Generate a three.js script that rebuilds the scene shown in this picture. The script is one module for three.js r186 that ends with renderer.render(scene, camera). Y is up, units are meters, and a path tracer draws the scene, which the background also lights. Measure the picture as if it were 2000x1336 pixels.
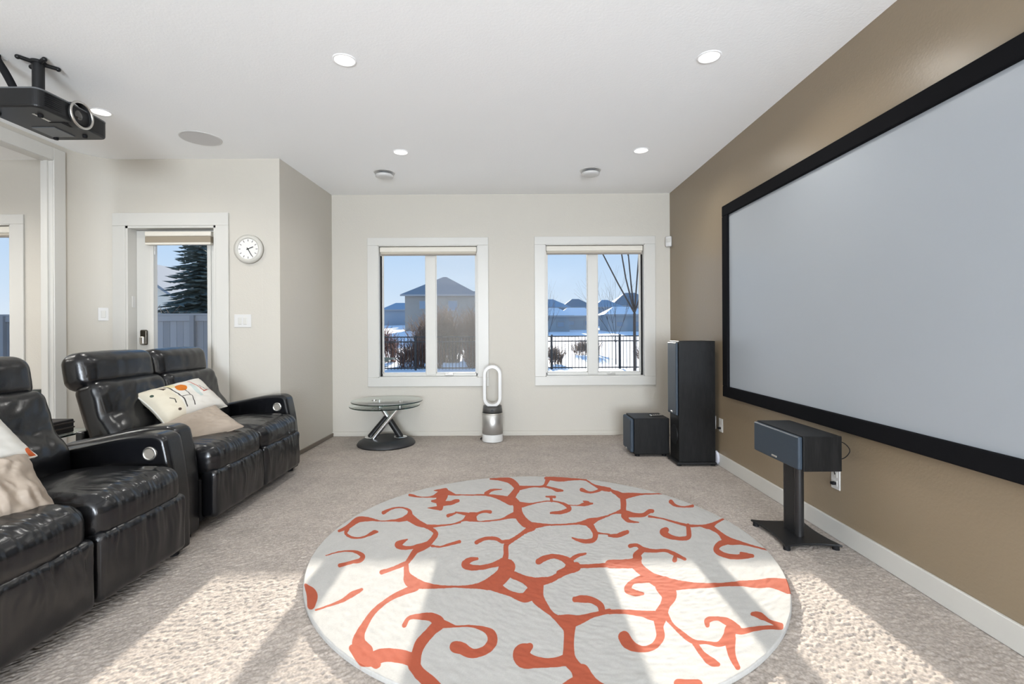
import * as THREE from 'three';
import { RoundedBoxGeometry } from 'three/addons/geometries/RoundedBoxGeometry.js';
import { mergeGeometries } from 'three/addons/utils/BufferGeometryUtils.js';
import { RectAreaLightUniformsLib } from 'three/addons/lights/RectAreaLightUniformsLib.js';
import { ImprovedNoise } from 'three/addons/math/ImprovedNoise.js';

// ---------------------------------------------------------------- camera, sky, sun, exposure
const scene = new THREE.Scene();
const FOCAL = 942, EYE = 1.18, VPX = 989, VPY = 648, ROLL = -0.0052;   // pixels in the 2000 x 1336 frame
const camera = new THREE.PerspectiveCamera(2 * Math.atan(668 / FOCAL) * 180 / Math.PI, 2000 / 1336, 0.05, 600);
camera.position.set(0, EYE, 0);
camera.rotation.set(0, 0, ROLL);
camera.setViewOffset(2000, 1336, 1000 - VPX, 668 - VPY, 2000, 1336);
const renderer = new THREE.WebGLRenderer({ antialias: true });
renderer.toneMapping = THREE.LinearToneMapping;
renderer.toneMappingExposure = 0.98;
renderer.shadowMap.enabled = true;
renderer.shadowMap.type = THREE.PCFSoftShadowMap;

const SKY_STRENGTH = 1.0, SUN_STRENGTH = 16, LAMP = 3.9, REAR_LIGHT = 56;
{ // clear winter air: pale at the horizon, blue above
  const W = 64, H = 256, d = new Float32Array(W * H * 4);
  const stops = [[0, [0.78, 0.87, 0.97]], [0.07, [0.64, 0.79, 0.96]], [0.2, [0.46, 0.67, 0.95]], [0.45, [0.3, 0.54, 0.9]], [1, [0.2, 0.4, 0.78]]];
  for (let j = 0; j < H; j++) {
    const s = Math.max(0, Math.sin(((j + 0.5) / H - 0.5) * Math.PI));
    let k = 0; while (k < stops.length - 2 && s > stops[k + 1][0]) k++;
    const t = Math.min(1, (s - stops[k][0]) / (stops[k + 1][0] - stops[k][0]));
    for (let i = 0; i < W; i++) for (let c = 0; c < 4; c++) d[(j * W + i) * 4 + c] = c === 3 ? 1 : stops[k][1][c] * (1 - t) + stops[k + 1][1][c] * t;
  }
  const tex = new THREE.DataTexture(d, W, H, THREE.RGBAFormat, THREE.FloatType);
  tex.mapping = THREE.EquirectangularReflectionMapping; tex.magFilter = THREE.LinearFilter; tex.needsUpdate = true;
  scene.background = tex; scene.backgroundIntensity = SKY_STRENGTH;
}
const sun = new THREE.DirectionalLight(new THREE.Color(1, 0.93, 0.82), SUN_STRENGTH);
sun.name = 'sun';
sun.position.set(0, 0.3 + 40 * 0.2205, -40); sun.target.position.set(0, 0.3, 0);
sun.castShadow = true; sun.shadow.radius = 1;
sun.shadow.mapSize.set(4096, 4096);
Object.assign(sun.shadow.camera, { left: -9, right: 9, top: 8, bottom: -5, near: 1, far: 60 });
scene.add(sun, sun.target);
RectAreaLightUniformsLib.init();
{ // soft light out of view behind the camera, placed to light ceiling and walls
  const l = new THREE.RectAreaLight(new THREE.Color(0.87, 0.96, 1.07), REAR_LIGHT, 1.95, 2.06);
  l.name = 'unseen_rear_light'; l.position.set(0.175, 1.15, 4.2); l.rotation.x = 0.75; scene.add(l);   // tilted up towards the ceiling
}

// ---------------------------------------------------------------- helpers
const noise = new ImprovedNoise();
function rng(seed) { let s = seed | 0; return () => { s = (s + 0x6d2b79f5) | 0; let t = Math.imul(s ^ (s >>> 15), 1 | s); t = (t + Math.imul(t ^ (t >>> 7), 61 | t)) ^ t; return ((t ^ (t >>> 14)) >>> 0) / 4294967296; }; }
const lin = (r, g, b) => new THREE.Color().setRGB(r, g, b);
const V = (x, y, z) => new THREE.Vector3(x, y, z);
function std(color, roughness = 0.6, extra = {}) { return new THREE.MeshStandardMaterial({ color, roughness, metalness: 0, ...extra }); }
function phys(color, roughness, extra = {}) { return new THREE.MeshPhysicalMaterial({ color, roughness, metalness: 0, ...extra }); }
const used = new Map();
function numbered(name) { const n = used.get(name) ?? 0; used.set(name, n + 1); return n ? `${name}_${String(n).padStart(3, '0')}` : name; }
function tag(o, label, category, group, kind) {
  if (label) o.userData.label = label;
  if (category) o.userData.category = category;
  if (group) o.userData.group = group;
  if (kind) o.userData.kind = kind;
  return o;
}
function obj(name, geo, material, parent = scene) {
  const m = new THREE.Mesh(Array.isArray(geo) ? merge(geo) : geo, material);
  m.name = parent === scene ? numbered(name) : name; m.castShadow = true; m.receiveShadow = true; parent.add(m); return m;
}
function thing(name, label, category, pos = [0, 0, 0], group, kind) {
  const g = new THREE.Group(); g.name = numbered(name); g.position.set(...pos); scene.add(g);
  return tag(g, label, category, group, kind);
}
function merge(list) {
  const ready = list.map((g) => { let q = g.index ? g.toNonIndexed() : g.clone(); for (const k of Object.keys(q.attributes)) if (!['position', 'normal', 'uv'].includes(k)) q.deleteAttribute(k);
    if (!q.attributes.uv) q.setAttribute('uv', new THREE.BufferAttribute(new Float32Array(q.attributes.position.count * 2), 2)); q.clearGroups(); return q; });
  return mergeGeometries(ready);
}
function box(x0, x1, y0, y1, z0, z1, r = 0) {
  const w = Math.abs(x1 - x0), h = Math.abs(y1 - y0), d = Math.abs(z1 - z0);
  const g = r > 0 ? new RoundedBoxGeometry(w, h, d, 2, Math.min(r, w / 2.01, h / 2.01, d / 2.01)) : new THREE.BoxGeometry(w, h, d);
  g.translate((x0 + x1) / 2, (y0 + y1) / 2, (z0 + z1) / 2); return boxUV(g);
}
function boxUV(g) { // uv in metres by the way each face points
  const p = g.attributes.position, n = g.attributes.normal, uv = new Float32Array(p.count * 2);
  for (let i = 0; i < p.count; i++) {
    const ax = Math.abs(n.getX(i)), ay = Math.abs(n.getY(i)), az = Math.abs(n.getZ(i));
    const x = p.getX(i), y = p.getY(i), z = p.getZ(i);
    const [u, v] = ay >= ax && ay >= az ? [x, z] : ax >= az ? [z, y] : [x, y];
    uv[i * 2] = u; uv[i * 2 + 1] = v;
  }
  g.setAttribute('uv', new THREE.BufferAttribute(uv, 2)); return g;
}
function tubeBetween(a, b, r0, r1 = r0, seg = 12) {
  const d = b.clone().sub(a), g = new THREE.CylinderGeometry(r1, r0, d.length(), seg, 1);
  g.applyQuaternion(new THREE.Quaternion().setFromUnitVectors(V(0, 1, 0), d.clone().normalize()));
  g.translate((a.x + b.x) / 2, (a.y + b.y) / 2, (a.z + b.z) / 2); return g;
}
function curveTube(pts, r, seg = 40, radial = 8) { return new THREE.TubeGeometry(new THREE.CatmullRomCurve3(pts), seg, r, radial, false); }
function lathe(profile, seg = 48) { return new THREE.LatheGeometry(profile.map(([x, y]) => new THREE.Vector2(x, y)), seg); }
function planExtrude(pts, y0, y1, holes) { // polygon of [x, z], raised from y0 to y1
  const s = new THREE.Shape(pts.map(([x, z]) => new THREE.Vector2(x, -z)));
  const g = new THREE.ExtrudeGeometry(s, { depth: y1 - y0, bevelEnabled: false });
  g.rotateX(-Math.PI / 2); g.translate(0, y0, 0); return boxUV(g);
}
function rectPath(x0, x1, y0, y1, P = THREE.Shape) { const s = new P(); s.moveTo(x0, y0); s.lineTo(x1, y0); s.lineTo(x1, y1); s.lineTo(x0, y1); s.closePath(); return s; }
function wallXY(x0, x1, y0, y1, zFront, thick, holes) { // wall facing +z with its face at zFront
  const s = rectPath(x0, x1, y0, y1);
  for (const h of holes) s.holes.push(rectPath(...h, THREE.Path));
  const g = new THREE.ExtrudeGeometry(s, { depth: thick, bevelEnabled: false });
  g.translate(0, 0, zFront - thick); return boxUV(g);
}
function smoothNormals(g) {
  g.computeVertexNormals();
  const p = g.attributes.position, n = g.attributes.normal, sum = new Map(), key = (i) => `${Math.round(p.getX(i) * 1e5)},${Math.round(p.getY(i) * 1e5)},${Math.round(p.getZ(i) * 1e5)}`;
  const keys = [];
  for (let i = 0; i < p.count; i++) { const k = key(i); keys.push(k); const s = sum.get(k) ?? sum.set(k, [0, 0, 0]).get(k); s[0] += n.getX(i); s[1] += n.getY(i); s[2] += n.getZ(i); }
  for (let i = 0; i < p.count; i++) { const s = sum.get(keys[i]), l = Math.hypot(...s) || 1; n.setXYZ(i, s[0] / l, s[1] / l, s[2] / l); }
  return g;
}
// a padded block: rounded box, faces bulged, then pushed along its normals by disp(x, y, z, nx, ny, nz)
function softBox(w, h, d, { r = 0.05, seg = [24, 16, 24], bulge = [0, 0, 0], disp, shape } = {}) {
  const g = new THREE.BoxGeometry(w, h, d, ...seg), p = g.attributes.position;
  const hx = w / 2 - r, hy = h / 2 - r, hz = d / 2 - r;
  for (let i = 0; i < p.count; i++) {
    let x = p.getX(i), y = p.getY(i), z = p.getZ(i);
    const cx = THREE.MathUtils.clamp(x, -hx, hx), cy = THREE.MathUtils.clamp(y, -hy, hy), cz = THREE.MathUtils.clamp(z, -hz, hz);
    const dx = x - cx, dy = y - cy, dz = z - cz, l = Math.hypot(dx, dy, dz);
    if (l > 1e-9) { const k = r / l; x = cx + dx * k; y = cy + dy * k; z = cz + dz * k; }
    const a = 1 - Math.min(1, (2 * x / w) ** 2), b = 1 - Math.min(1, (2 * y / h) ** 2), c = 1 - Math.min(1, (2 * z / d) ** 2);
    x += Math.sign(x) * bulge[0] * b * c * Math.min(1, Math.abs(2 * x / w)); y += Math.sign(y) * bulge[1] * a * c * Math.min(1, Math.abs(2 * y / h)); z += Math.sign(z) * bulge[2] * a * b * Math.min(1, Math.abs(2 * z / d));
    if (shape) [x, y, z] = shape(x, y, z);
    p.setXYZ(i, x, y, z);
  }
  smoothNormals(g);
  boxUV(g);
  if (disp) {
    const n = g.attributes.normal;
    for (let i = 0; i < p.count; i++) {
      const k = disp(p.getX(i), p.getY(i), p.getZ(i), n.getX(i), n.getY(i), n.getZ(i));
      p.setXYZ(i, p.getX(i) + n.getX(i) * k, p.getY(i) + n.getY(i) * k, p.getZ(i) + n.getZ(i) * k);
    }
    smoothNormals(g);
  }
  return g;
}
function noiseTexture(size, f, srgb, repeat = 1) { // f(u, v) in 0..1 -> [r, g, b] 0..255
  const d = new Uint8Array(size * size * 4);
  for (let j = 0; j < size; j++) for (let i = 0; i < size; i++) { const c = f(i / size, j / size); d.set([c[0], c[1], c[2], 255], (j * size + i) * 4); }
  const t = new THREE.DataTexture(d, size, size); t.wrapS = t.wrapT = THREE.RepeatWrapping; t.magFilter = THREE.LinearFilter; t.minFilter = THREE.LinearMipmapLinearFilter; t.generateMipmaps = true;
  if (srgb) t.colorSpace = THREE.SRGBColorSpace; t.repeat.set(repeat, repeat); t.needsUpdate = true; return t;
}
// tileable value noise
function tileNoise(seed, cells) {
  const r = rng(seed), a = Float32Array.from({ length: cells * cells }, r), at = (i, j) => a[((j % cells + cells) % cells) * cells + ((i % cells + cells) % cells)];
  return (u, v) => { const x = u * cells, y = v * cells, i = Math.floor(x), j = Math.floor(y), s = (x - i) ** 2 * (3 - 2 * (x - i)), t = (y - j) ** 2 * (3 - 2 * (y - j));
    return (at(i, j) * (1 - s) + at(i + 1, j) * s) * (1 - t) + (at(i, j + 1) * (1 - s) + at(i + 1, j + 1) * s) * t; };
}

// ---------------------------------------------------------------- materials
const n8 = tileNoise(1, 8), n32 = tileNoise(2, 32), n64 = tileNoise(3, 64), n128 = tileNoise(4, 128), n200 = tileNoise(5, 200);
const wallBump = noiseTexture(256, (u, v) => { const k = 255 * (0.5 * n64(u, v) + 0.5 * n128(u, v)); return [k, k, k]; }, false, 1.6);
const leatherBump = noiseTexture(256, (u, v) => { const k = 255 * (0.35 * n32(u, v) + 0.35 * n64(u, v) + 0.3 * n128(u, v)); return [k, k, k]; }, false, 4);
const carpetMap = noiseTexture(512, (u, v) => { const k = 0.80 + 0.22 * n200(u, v) + 0.10 * n64(u, v) + 0.06 * (n8(u, v) - 0.5); return [166 * k, 156 * k, 147 * k].map((c) => Math.min(255, c)); }, true, 1);
const grainMap = noiseTexture(256, (u, v) => { const k = 20 + 16 * n128(u, v * 0.1) + 12 * n32(u, v * 0.125); return [k, k, k * 1.02]; }, true, 2);
const clothBump = noiseTexture(256, (u, v) => { const k = 255 * (0.5 + 0.25 * Math.sin(u * 256 * Math.PI / 2) * Math.sin(v * 256 * Math.PI / 2) + 0.25 * (n64(u, v) - 0.5)); return [k, k, k]; }, false, 8);
const M = {
  wall: std(lin(0.515, 0.483, 0.423), 0.62, { bumpMap: wallBump, bumpScale: 0.0006 }),
  brown: std(lin(0.24, 0.185, 0.122), 0.34, { bumpMap: wallBump, bumpScale: 0.0005 }),
  ceiling: std(lin(0.92, 0.925, 0.92), 0.9, { bumpMap: wallBump, bumpScale: 0.0006 }),
  trim: std(lin(0.56, 0.545, 0.505), 0.38),
  frame: std(lin(0.56, 0.545, 0.505), 0.35),
  darkTrim: std(lin(0.17, 0.14, 0.11), 0.6),
  carpet: std(lin(1, 1, 1), 0.95, { map: carpetMap }),
  glass: phys(lin(1, 1, 1), 0.0, { transmission: 1, thickness: 0, ior: 1.14 }),
  leather: phys(lin(0.0045, 0.0047, 0.0058), 0.25, { bumpMap: leatherBump, bumpScale: 0.0003, ior: 1.52 }),
  blackPlastic: phys(lin(0.012, 0.012, 0.0125), 0.42, { specularIntensity: 0.6 }),
  blackMatte: phys(lin(0.008, 0.008, 0.009), 0.8, { specularIntensity: 0.4 }),
  blackAsh: phys(lin(0.42, 0.405, 0.38), 0.45, { map: grainMap, specularIntensity: 0.45 }),
  blueCloth: std(lin(0.024, 0.038, 0.055), 0.55, { bumpMap: clothBump, bumpScale: 0.0004 }),
  greyPlastic: std(lin(0.10, 0.105, 0.11), 0.4),
  chrome: std(lin(0.82, 0.82, 0.83), 0.12, { metalness: 1 }),
  satin: std(lin(0.62, 0.60, 0.56), 0.34, { metalness: 1 }),
  whitePlastic: std(lin(0.60, 0.59, 0.57), 0.35),
  screen: std(lin(0.325, 0.35, 0.375), 0.3),
  velvet: phys(lin(0.006, 0.006, 0.007), 0.9, { specularIntensity: 0.15 }),
  snow: std(lin(0.88, 0.90, 0.94), 0.9),
  iron: std(lin(0.02, 0.022, 0.025), 0.5),
  blind: std(lin(0.52, 0.47, 0.39), 0.8),
  blindRail: std(lin(0.66, 0.62, 0.54), 0.6),
};

// ---------------------------------------------------------------- room shell (camera at the origin, room along -z)
const H = 2.75, ZB = -5.5, XR = 1.87, ZD = -4.34, T = 0.16, REAR = 5.0;
const shellPlan = [[-6.76, ZD - T], [-2.2, ZD - T], [-2.15, ZB - T], [XR + T, ZB - T], [XR + T, REAR + T], [-6.76, REAR + T]];
const floor = tag(obj('floor', planExtrude(shellPlan, -0.22, -0.006), M.carpet), 'beige carpeted floor of the media room', 'floor', null, 'structure');
{ // cut pile as real relief: fine near the rug, coarser towards the windows
  const patch = (x0, x1, z0, z1, step) => {
    const nx = Math.round((x1 - x0) / step), nz = Math.round((z1 - z0) / step), pos = [], uv = [], idx = [];
    for (let j = 0; j <= nz; j++) for (let i = 0; i <= nx; i++) {
      const x = x0 + (x1 - x0) * i / nx, z = z0 + (z1 - z0) * j / nz;
      const y = -0.001 + 0.0034 * noise.noise(x * 62, 3.1, z * 62) + 0.0026 * noise.noise(x * 110, 9.7, z * 110) + 0.0015 * noise.noise(x * 9, 1.3, z * 9);
      pos.push(x, y, z); uv.push(x, z);
    }
    for (let j = 0; j < nz; j++) for (let i = 0; i < nx; i++) { const a = j * (nx + 1) + i, b = a + 1, c = a + nx + 1, d = c + 1; idx.push(a, c, b, b, c, d); }
    const g = new THREE.BufferGeometry(); g.setAttribute('position', new THREE.Float32BufferAttribute(pos, 3)); g.setAttribute('uv', new THREE.Float32BufferAttribute(uv, 2)); g.setIndex(idx); g.computeVertexNormals(); return g;
  };
  const pile = obj('carpet_pile', [patch(-1.95, XR, -3.3, -1.35, 0.0062), patch(-1.98, XR, ZB, -3.3, 0.012)], M.carpet, floor);
  pile.userData.kind = 'stuff';
}
tag(obj('ceiling', planExtrude(shellPlan, H, H + 0.2), M.ceiling), 'flat white painted ceiling with recessed lights', 'ceiling', null, 'structure');

const WL = { x0: -1.456, x1: -0.323, y0: 0.664, y1: 2.168 }, WR = { x0: 0.4455, x1: 1.5765, y0: 0.668, y1: 2.172 }, WA = { x0: -5.6, x1: -4.45, y0: 0.66, y1: 2.168 };
const DOOR = { x0: -3.414, x1: -2.603, y0: 0.0, y1: 2.148 };
tag(obj('wall_back', wallXY(-2.15, XR + T, 0, H, ZB, T, [[WL.x0, WL.x1, WL.y0, WL.y1], [WR.x0, WR.x1, WR.y0, WR.y1]]), M.wall), 'cream painted wall holding the two casement windows', 'wall', null, 'structure');
tag(obj('wall_right', box(XR, XR + T, 0, H, ZB, REAR), M.brown), 'brown painted accent wall behind the projection screen', 'wall', null, 'structure');
tag(obj('wall_left', planExtrude([[-2.035, ZD - 0.0005], [-1.985, ZB], [-2.145, ZB], [-2.195, ZD - T], [-2.195, ZD - 0.0005]], 0, H), M.wall), 'short cream side wall between the door wall and the windows', 'wall', null, 'structure');
{
  const s = rectPath(-6.6, -2.195, 0, H);
  s.holes.push(rectPath(WA.x0, WA.x1, WA.y0, WA.y1, THREE.Path));
  // the door opening reaches the floor
  const o = new THREE.Shape(); o.moveTo(-6.6, 0); o.lineTo(DOOR.x0, 0); o.lineTo(DOOR.x0, DOOR.y1); o.lineTo(DOOR.x1, DOOR.y1); o.lineTo(DOOR.x1, 0); o.lineTo(-2.195, 0); o.lineTo(-2.195, H); o.lineTo(-6.6, H); o.closePath();
  o.holes = s.holes;
  const g = new THREE.ExtrudeGeometry(o, { depth: T, bevelEnabled: false }); g.translate(0, 0, ZD - T);
  tag(obj('wall_entry', boxUV(g), M.wall), 'cream painted wall with the glazed patio door and the clock', 'wall', null, 'structure');
}
{ // stub with rounded inner corner, header and long wall of the opening to the next room
  const pts = [[-3.72, -3.97], [-3.72, -4.04]];
  for (let i = 1; i <= 28; i++) { const a = (i / 28) * Math.PI / 2; pts.push([-3.72 + 0.24 * (1 - Math.cos(a)), -4.04 - 0.30 * Math.sin(a)]); }
  pts.push([-3.80, ZD], [-3.80, -3.97]);
  tag(obj('wall_partition', [planExtrude(pts.reverse(), 0, H), box(-3.80, -3.72, 2.62, H, -3.97, -1.9), box(-3.80, -3.72, 0, H, -1.9, REAR)], M.wall), 'cream partition wall with a tall cased opening to the next room', 'wall', null, 'structure');
}
tag(obj('wall_front', wallXY(-6.76, XR + T, 0, H, REAR + T, T, [[-0.85, 1.2, 0.1, 2.3]]), M.wall), 'cream wall at the far end of the room opposite the windows', 'wall', null, 'structure');  // end wall out of view; its opening holds the added doors
{
  const t = thing('door_2', 'added glazed doors at the unseen end of the room, behind the rear light', 'door', [0, 0, 0], null, 'structure'), z0 = REAR + 0.04, z1 = REAR + 0.1;
  obj('frame', [box(-0.85, 1.2, 2.22, 2.3, z0, z1), box(-0.85, 1.2, 0.1, 0.18, z0, z1), box(-0.85, -0.77, 0.18, 2.22, z0, z1), box(1.12, 1.2, 0.18, 2.22, z0, z1), box(0.13, 0.22, 0.18, 2.22, z0, z1)], M.frame, t);  // added doors, set behind the unseen rear light
  obj('glass_pane', box(-0.77, 0.13, 0.18, 2.22, z0 + 0.02, z0 + 0.026), M.glass, t); obj('glass_pane', box(0.22, 1.12, 0.18, 2.22, z0 + 0.02, z0 + 0.026), M.glass, t);
}
tag(obj('wall_annex', box(-6.76, -6.6, 0, H, ZD - T, REAR), M.wall), 'cream outer wall of the next room', 'wall', null, 'structure');

tag(obj('baseboard_right', box(XR - 0.016, XR, 0, 0.105, ZB, REAR, 0.004), M.trim), 'white baseboard along the brown wall', 'baseboard', null, 'structure');
tag(obj('baseboard_back', [box(-1.985, XR - 0.016, 0, 0.052, ZB, ZB + 0.014, 0.003), box(-1.985, XR - 0.016, 0, 0.02, ZB + 0.006, ZB + 0.02, 0.003)], M.wall), 'low cream baseboard under the two windows', 'baseboard', null, 'structure');
{
  const g = box(0, 0.014, 0, 0.035, -1.16, 0); g.rotateY(-0.0431); g.translate(-2.035, 0, ZD);
  tag(obj('baseboard_left', g, M.darkTrim), 'narrow dark strip along the foot of the short side wall', 'baseboard', null, 'structure');
}
tag(obj('baseboard_entry', [box(-2.49, -2.04, 0, 0.09, ZD, ZD + 0.014, 0.003)], M.trim), 'white baseboard under the clock wall', 'baseboard', null, 'structure');
{ // casing of the opening
  const t = thing('trim_1', 'white casing around the tall opening to the next room', 'trim', [0, 0, 0], null, 'structure');
  obj('casing', box(-3.72, -3.702, 0, 2.71, -4.06, -3.955, 0.004), M.trim, t);
  obj('casing', box(-3.72, -3.702, 2.605, 2.71, -3.955, -1.9, 0.004), M.trim, t);
  obj('jamb', box(-3.81, -3.712, 0, 2.62, -3.97, -3.952), M.trim, t);
  obj('jamb', box(-3.81, -3.712, 2.602, 2.62, -3.952, -1.9), M.trim, t);
  obj('door_stop', box(-3.775, -3.745, 0, 2.602, -3.952, -3.938), M.trim, t);
  obj('casing', box(-3.818, -3.80, 0, 2.71, -4.06, -3.955, 0.004), M.trim, t);
}

// ---------------------------------------------------------------- windows
function makeWindow(n, W, zFace, label, stripSide, screenSide) {
  const t = thing(`window_${n}`, label, 'window', [0, 0, 0], null, 'structure');
  const c = 0.122, e = 0.018, zf = zFace, { x0, x1, y0, y1 } = W, ct = 0.089;
  obj('casing', box(x0 - c, x1 + c, y1, y1 + ct, zf, zf + e, 0.004), M.trim, t);
  obj('casing', box(x0 - c, x1 + c, y0 - 0.102, y0, zf, zf + e, 0.004), M.trim, t);
  obj('casing', box(x0 - c, x0, y0, y1, zf, zf + e, 0.004), M.trim, t);
  obj('casing', box(x1, x1 + c, y0, y1, zf, zf + e, 0.004), M.trim, t);
  const j = 0.02, zo = zf - T;
  obj('jamb', box(x0, x0 + j * 0.4, y0, y1, zo, zf + 0.012), M.trim, t);
  obj('jamb', box(x1 - j * 0.4, x1, y0, y1, zo, zf + 0.012), M.trim, t);
  obj('jamb', box(x0, x1, y1 - j * 0.4, y1, zo, zf + 0.012), M.trim, t);
  obj('sill', box(x0, x1, y0, y0 + j * 0.4, zo, zf + 0.012), M.trim, t);
  const f = 0.034, zi = zf - 0.075, zj = zf - 0.145, xm = (x0 + x1) / 2 + (n === 1 ? 0.018 : -0.012), mw = 0.058;
  const X0 = x0 + 0.008, X1 = x1 - 0.008, Y0 = y0 + 0.008, Y1 = y1 - 0.008;
  obj('frame', [box(X0, X1, Y1 - f, Y1, zj, zi, 0.004), box(X0, X1, Y0, Y0 + f, zj, zi, 0.004), box(X0, X0 + f * 0.62, Y0, Y1, zj, zi, 0.004), box(X1 - f * 0.62, X1, Y0, Y1, zj, zi, 0.004)], M.frame, t);
  obj('mullion', box(xm - mw, xm + mw, Y0 + 0.01, Y1 - 0.01, zj - 0.005, zi + 0.006, 0.005), M.frame, t);
  const pane = (a, b) => obj('window_pane', box(a, b, Y0 + f, Y1 - f, zf - 0.112, zf - 0.108), M.glass, t);
  pane(X0 + f * 0.62, xm - mw); pane(xm + mw, X1 - f * 0.62);
  const bead = (a, b) => obj('glazing_bead', [box(a, a + 0.008, Y0 + f, Y1 - f, zf - 0.108, zf - 0.09), box(b - 0.008, b, Y0 + f, Y1 - f, zf - 0.108, zf - 0.09), box(a, b, Y0 + f, Y0 + f + 0.008, zf - 0.108, zf - 0.09), box(a, b, Y1 - f - 0.008, Y1 - f, zf - 0.108, zf - 0.09)], M.frame, t);
  bead(X0 + f * 0.62, xm - mw); bead(xm + mw, X1 - f * 0.62);
  if (stripSide) { const xs = stripSide < 0 ? X0 : X1 - 0.014; obj('weather_strip', box(xs, xs + 0.014, Y0, Y1 - 0.1, zi, zi + 0.022), M.blackMatte, t); }
  if (screenSide) {
    const [a, b] = screenSide > 0 ? [xm + mw, X1 - f * 0.62] : [X0 + f * 0.62, xm - mw];
    obj('hazy_insect_screen', box(a + 0.008, b - 0.008, Y0 + f, Y1 - f, zf - 0.094, zf - 0.0935), M.mesh, t);
  }
  const cx = xm + 0.2;
  obj('crank_handle', [box(cx - 0.04, cx + 0.06, Y0 + f * 0.3, Y0 + f * 0.9, zi, zi + 0.02, 0.006), box(cx + 0.0, cx + 0.05, Y0 + f * 0.6, Y0 + f * 1.05, zi + 0.02, zi + 0.035, 0.006)], n === 1 ? M.satin : M.frame, t);
  return t;
}
M.mesh = std(lin(0.6, 0.58, 0.54), 0.8, { transparent: true, opacity: 0.11 });  // screen mesh kept pale, so it also puts haze over the pane
makeWindow(1, WL, ZB, 'white two-pane casement window left of the tower fan, above the glass table', -1, 1);
makeWindow(2, WR, ZB, 'white two-pane casement window next to the brown wall', 1, 0);
makeWindow(3, WA, ZD, 'white window of the next room seen through the opening', 0, 0);
function rollerBlind(W, zf, label) {
  const t = thing('roller_blind', label, 'blind', [(W.x0 + W.x1) / 2, W.y1 - 0.012, zf - 0.035], 'rolled-up blinds in the windows');
  const w = (W.x1 - W.x0) / 2 - 0.012;
  obj('cassette', box(-w, w, -0.062, 0, -0.03, 0.03, 0.012), M.blindRail, t);
  const roll = new THREE.CylinderGeometry(0.02, 0.02, 2 * w - 0.02, 20); roll.rotateZ(Math.PI / 2); roll.translate(0, -0.064, -0.004);
  obj('rolled_fabric', roll, M.blind, t);
  obj('bottom_rail', box(-w + 0.01, w - 0.01, -0.098, -0.080, -0.012, 0.006, 0.005), M.darkTrimSoft, t);
}
M.darkTrimSoft = std(lin(0.24, 0.215, 0.185), 0.6);
rollerBlind(WL, ZB, 'rolled-up beige blind at the head of the window above the glass table');
rollerBlind(WR, ZB, 'rolled-up beige blind at the head of the window beside the brown wall');
rollerBlind(WA, ZD, 'rolled-up beige blind in the window of the next room');

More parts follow.
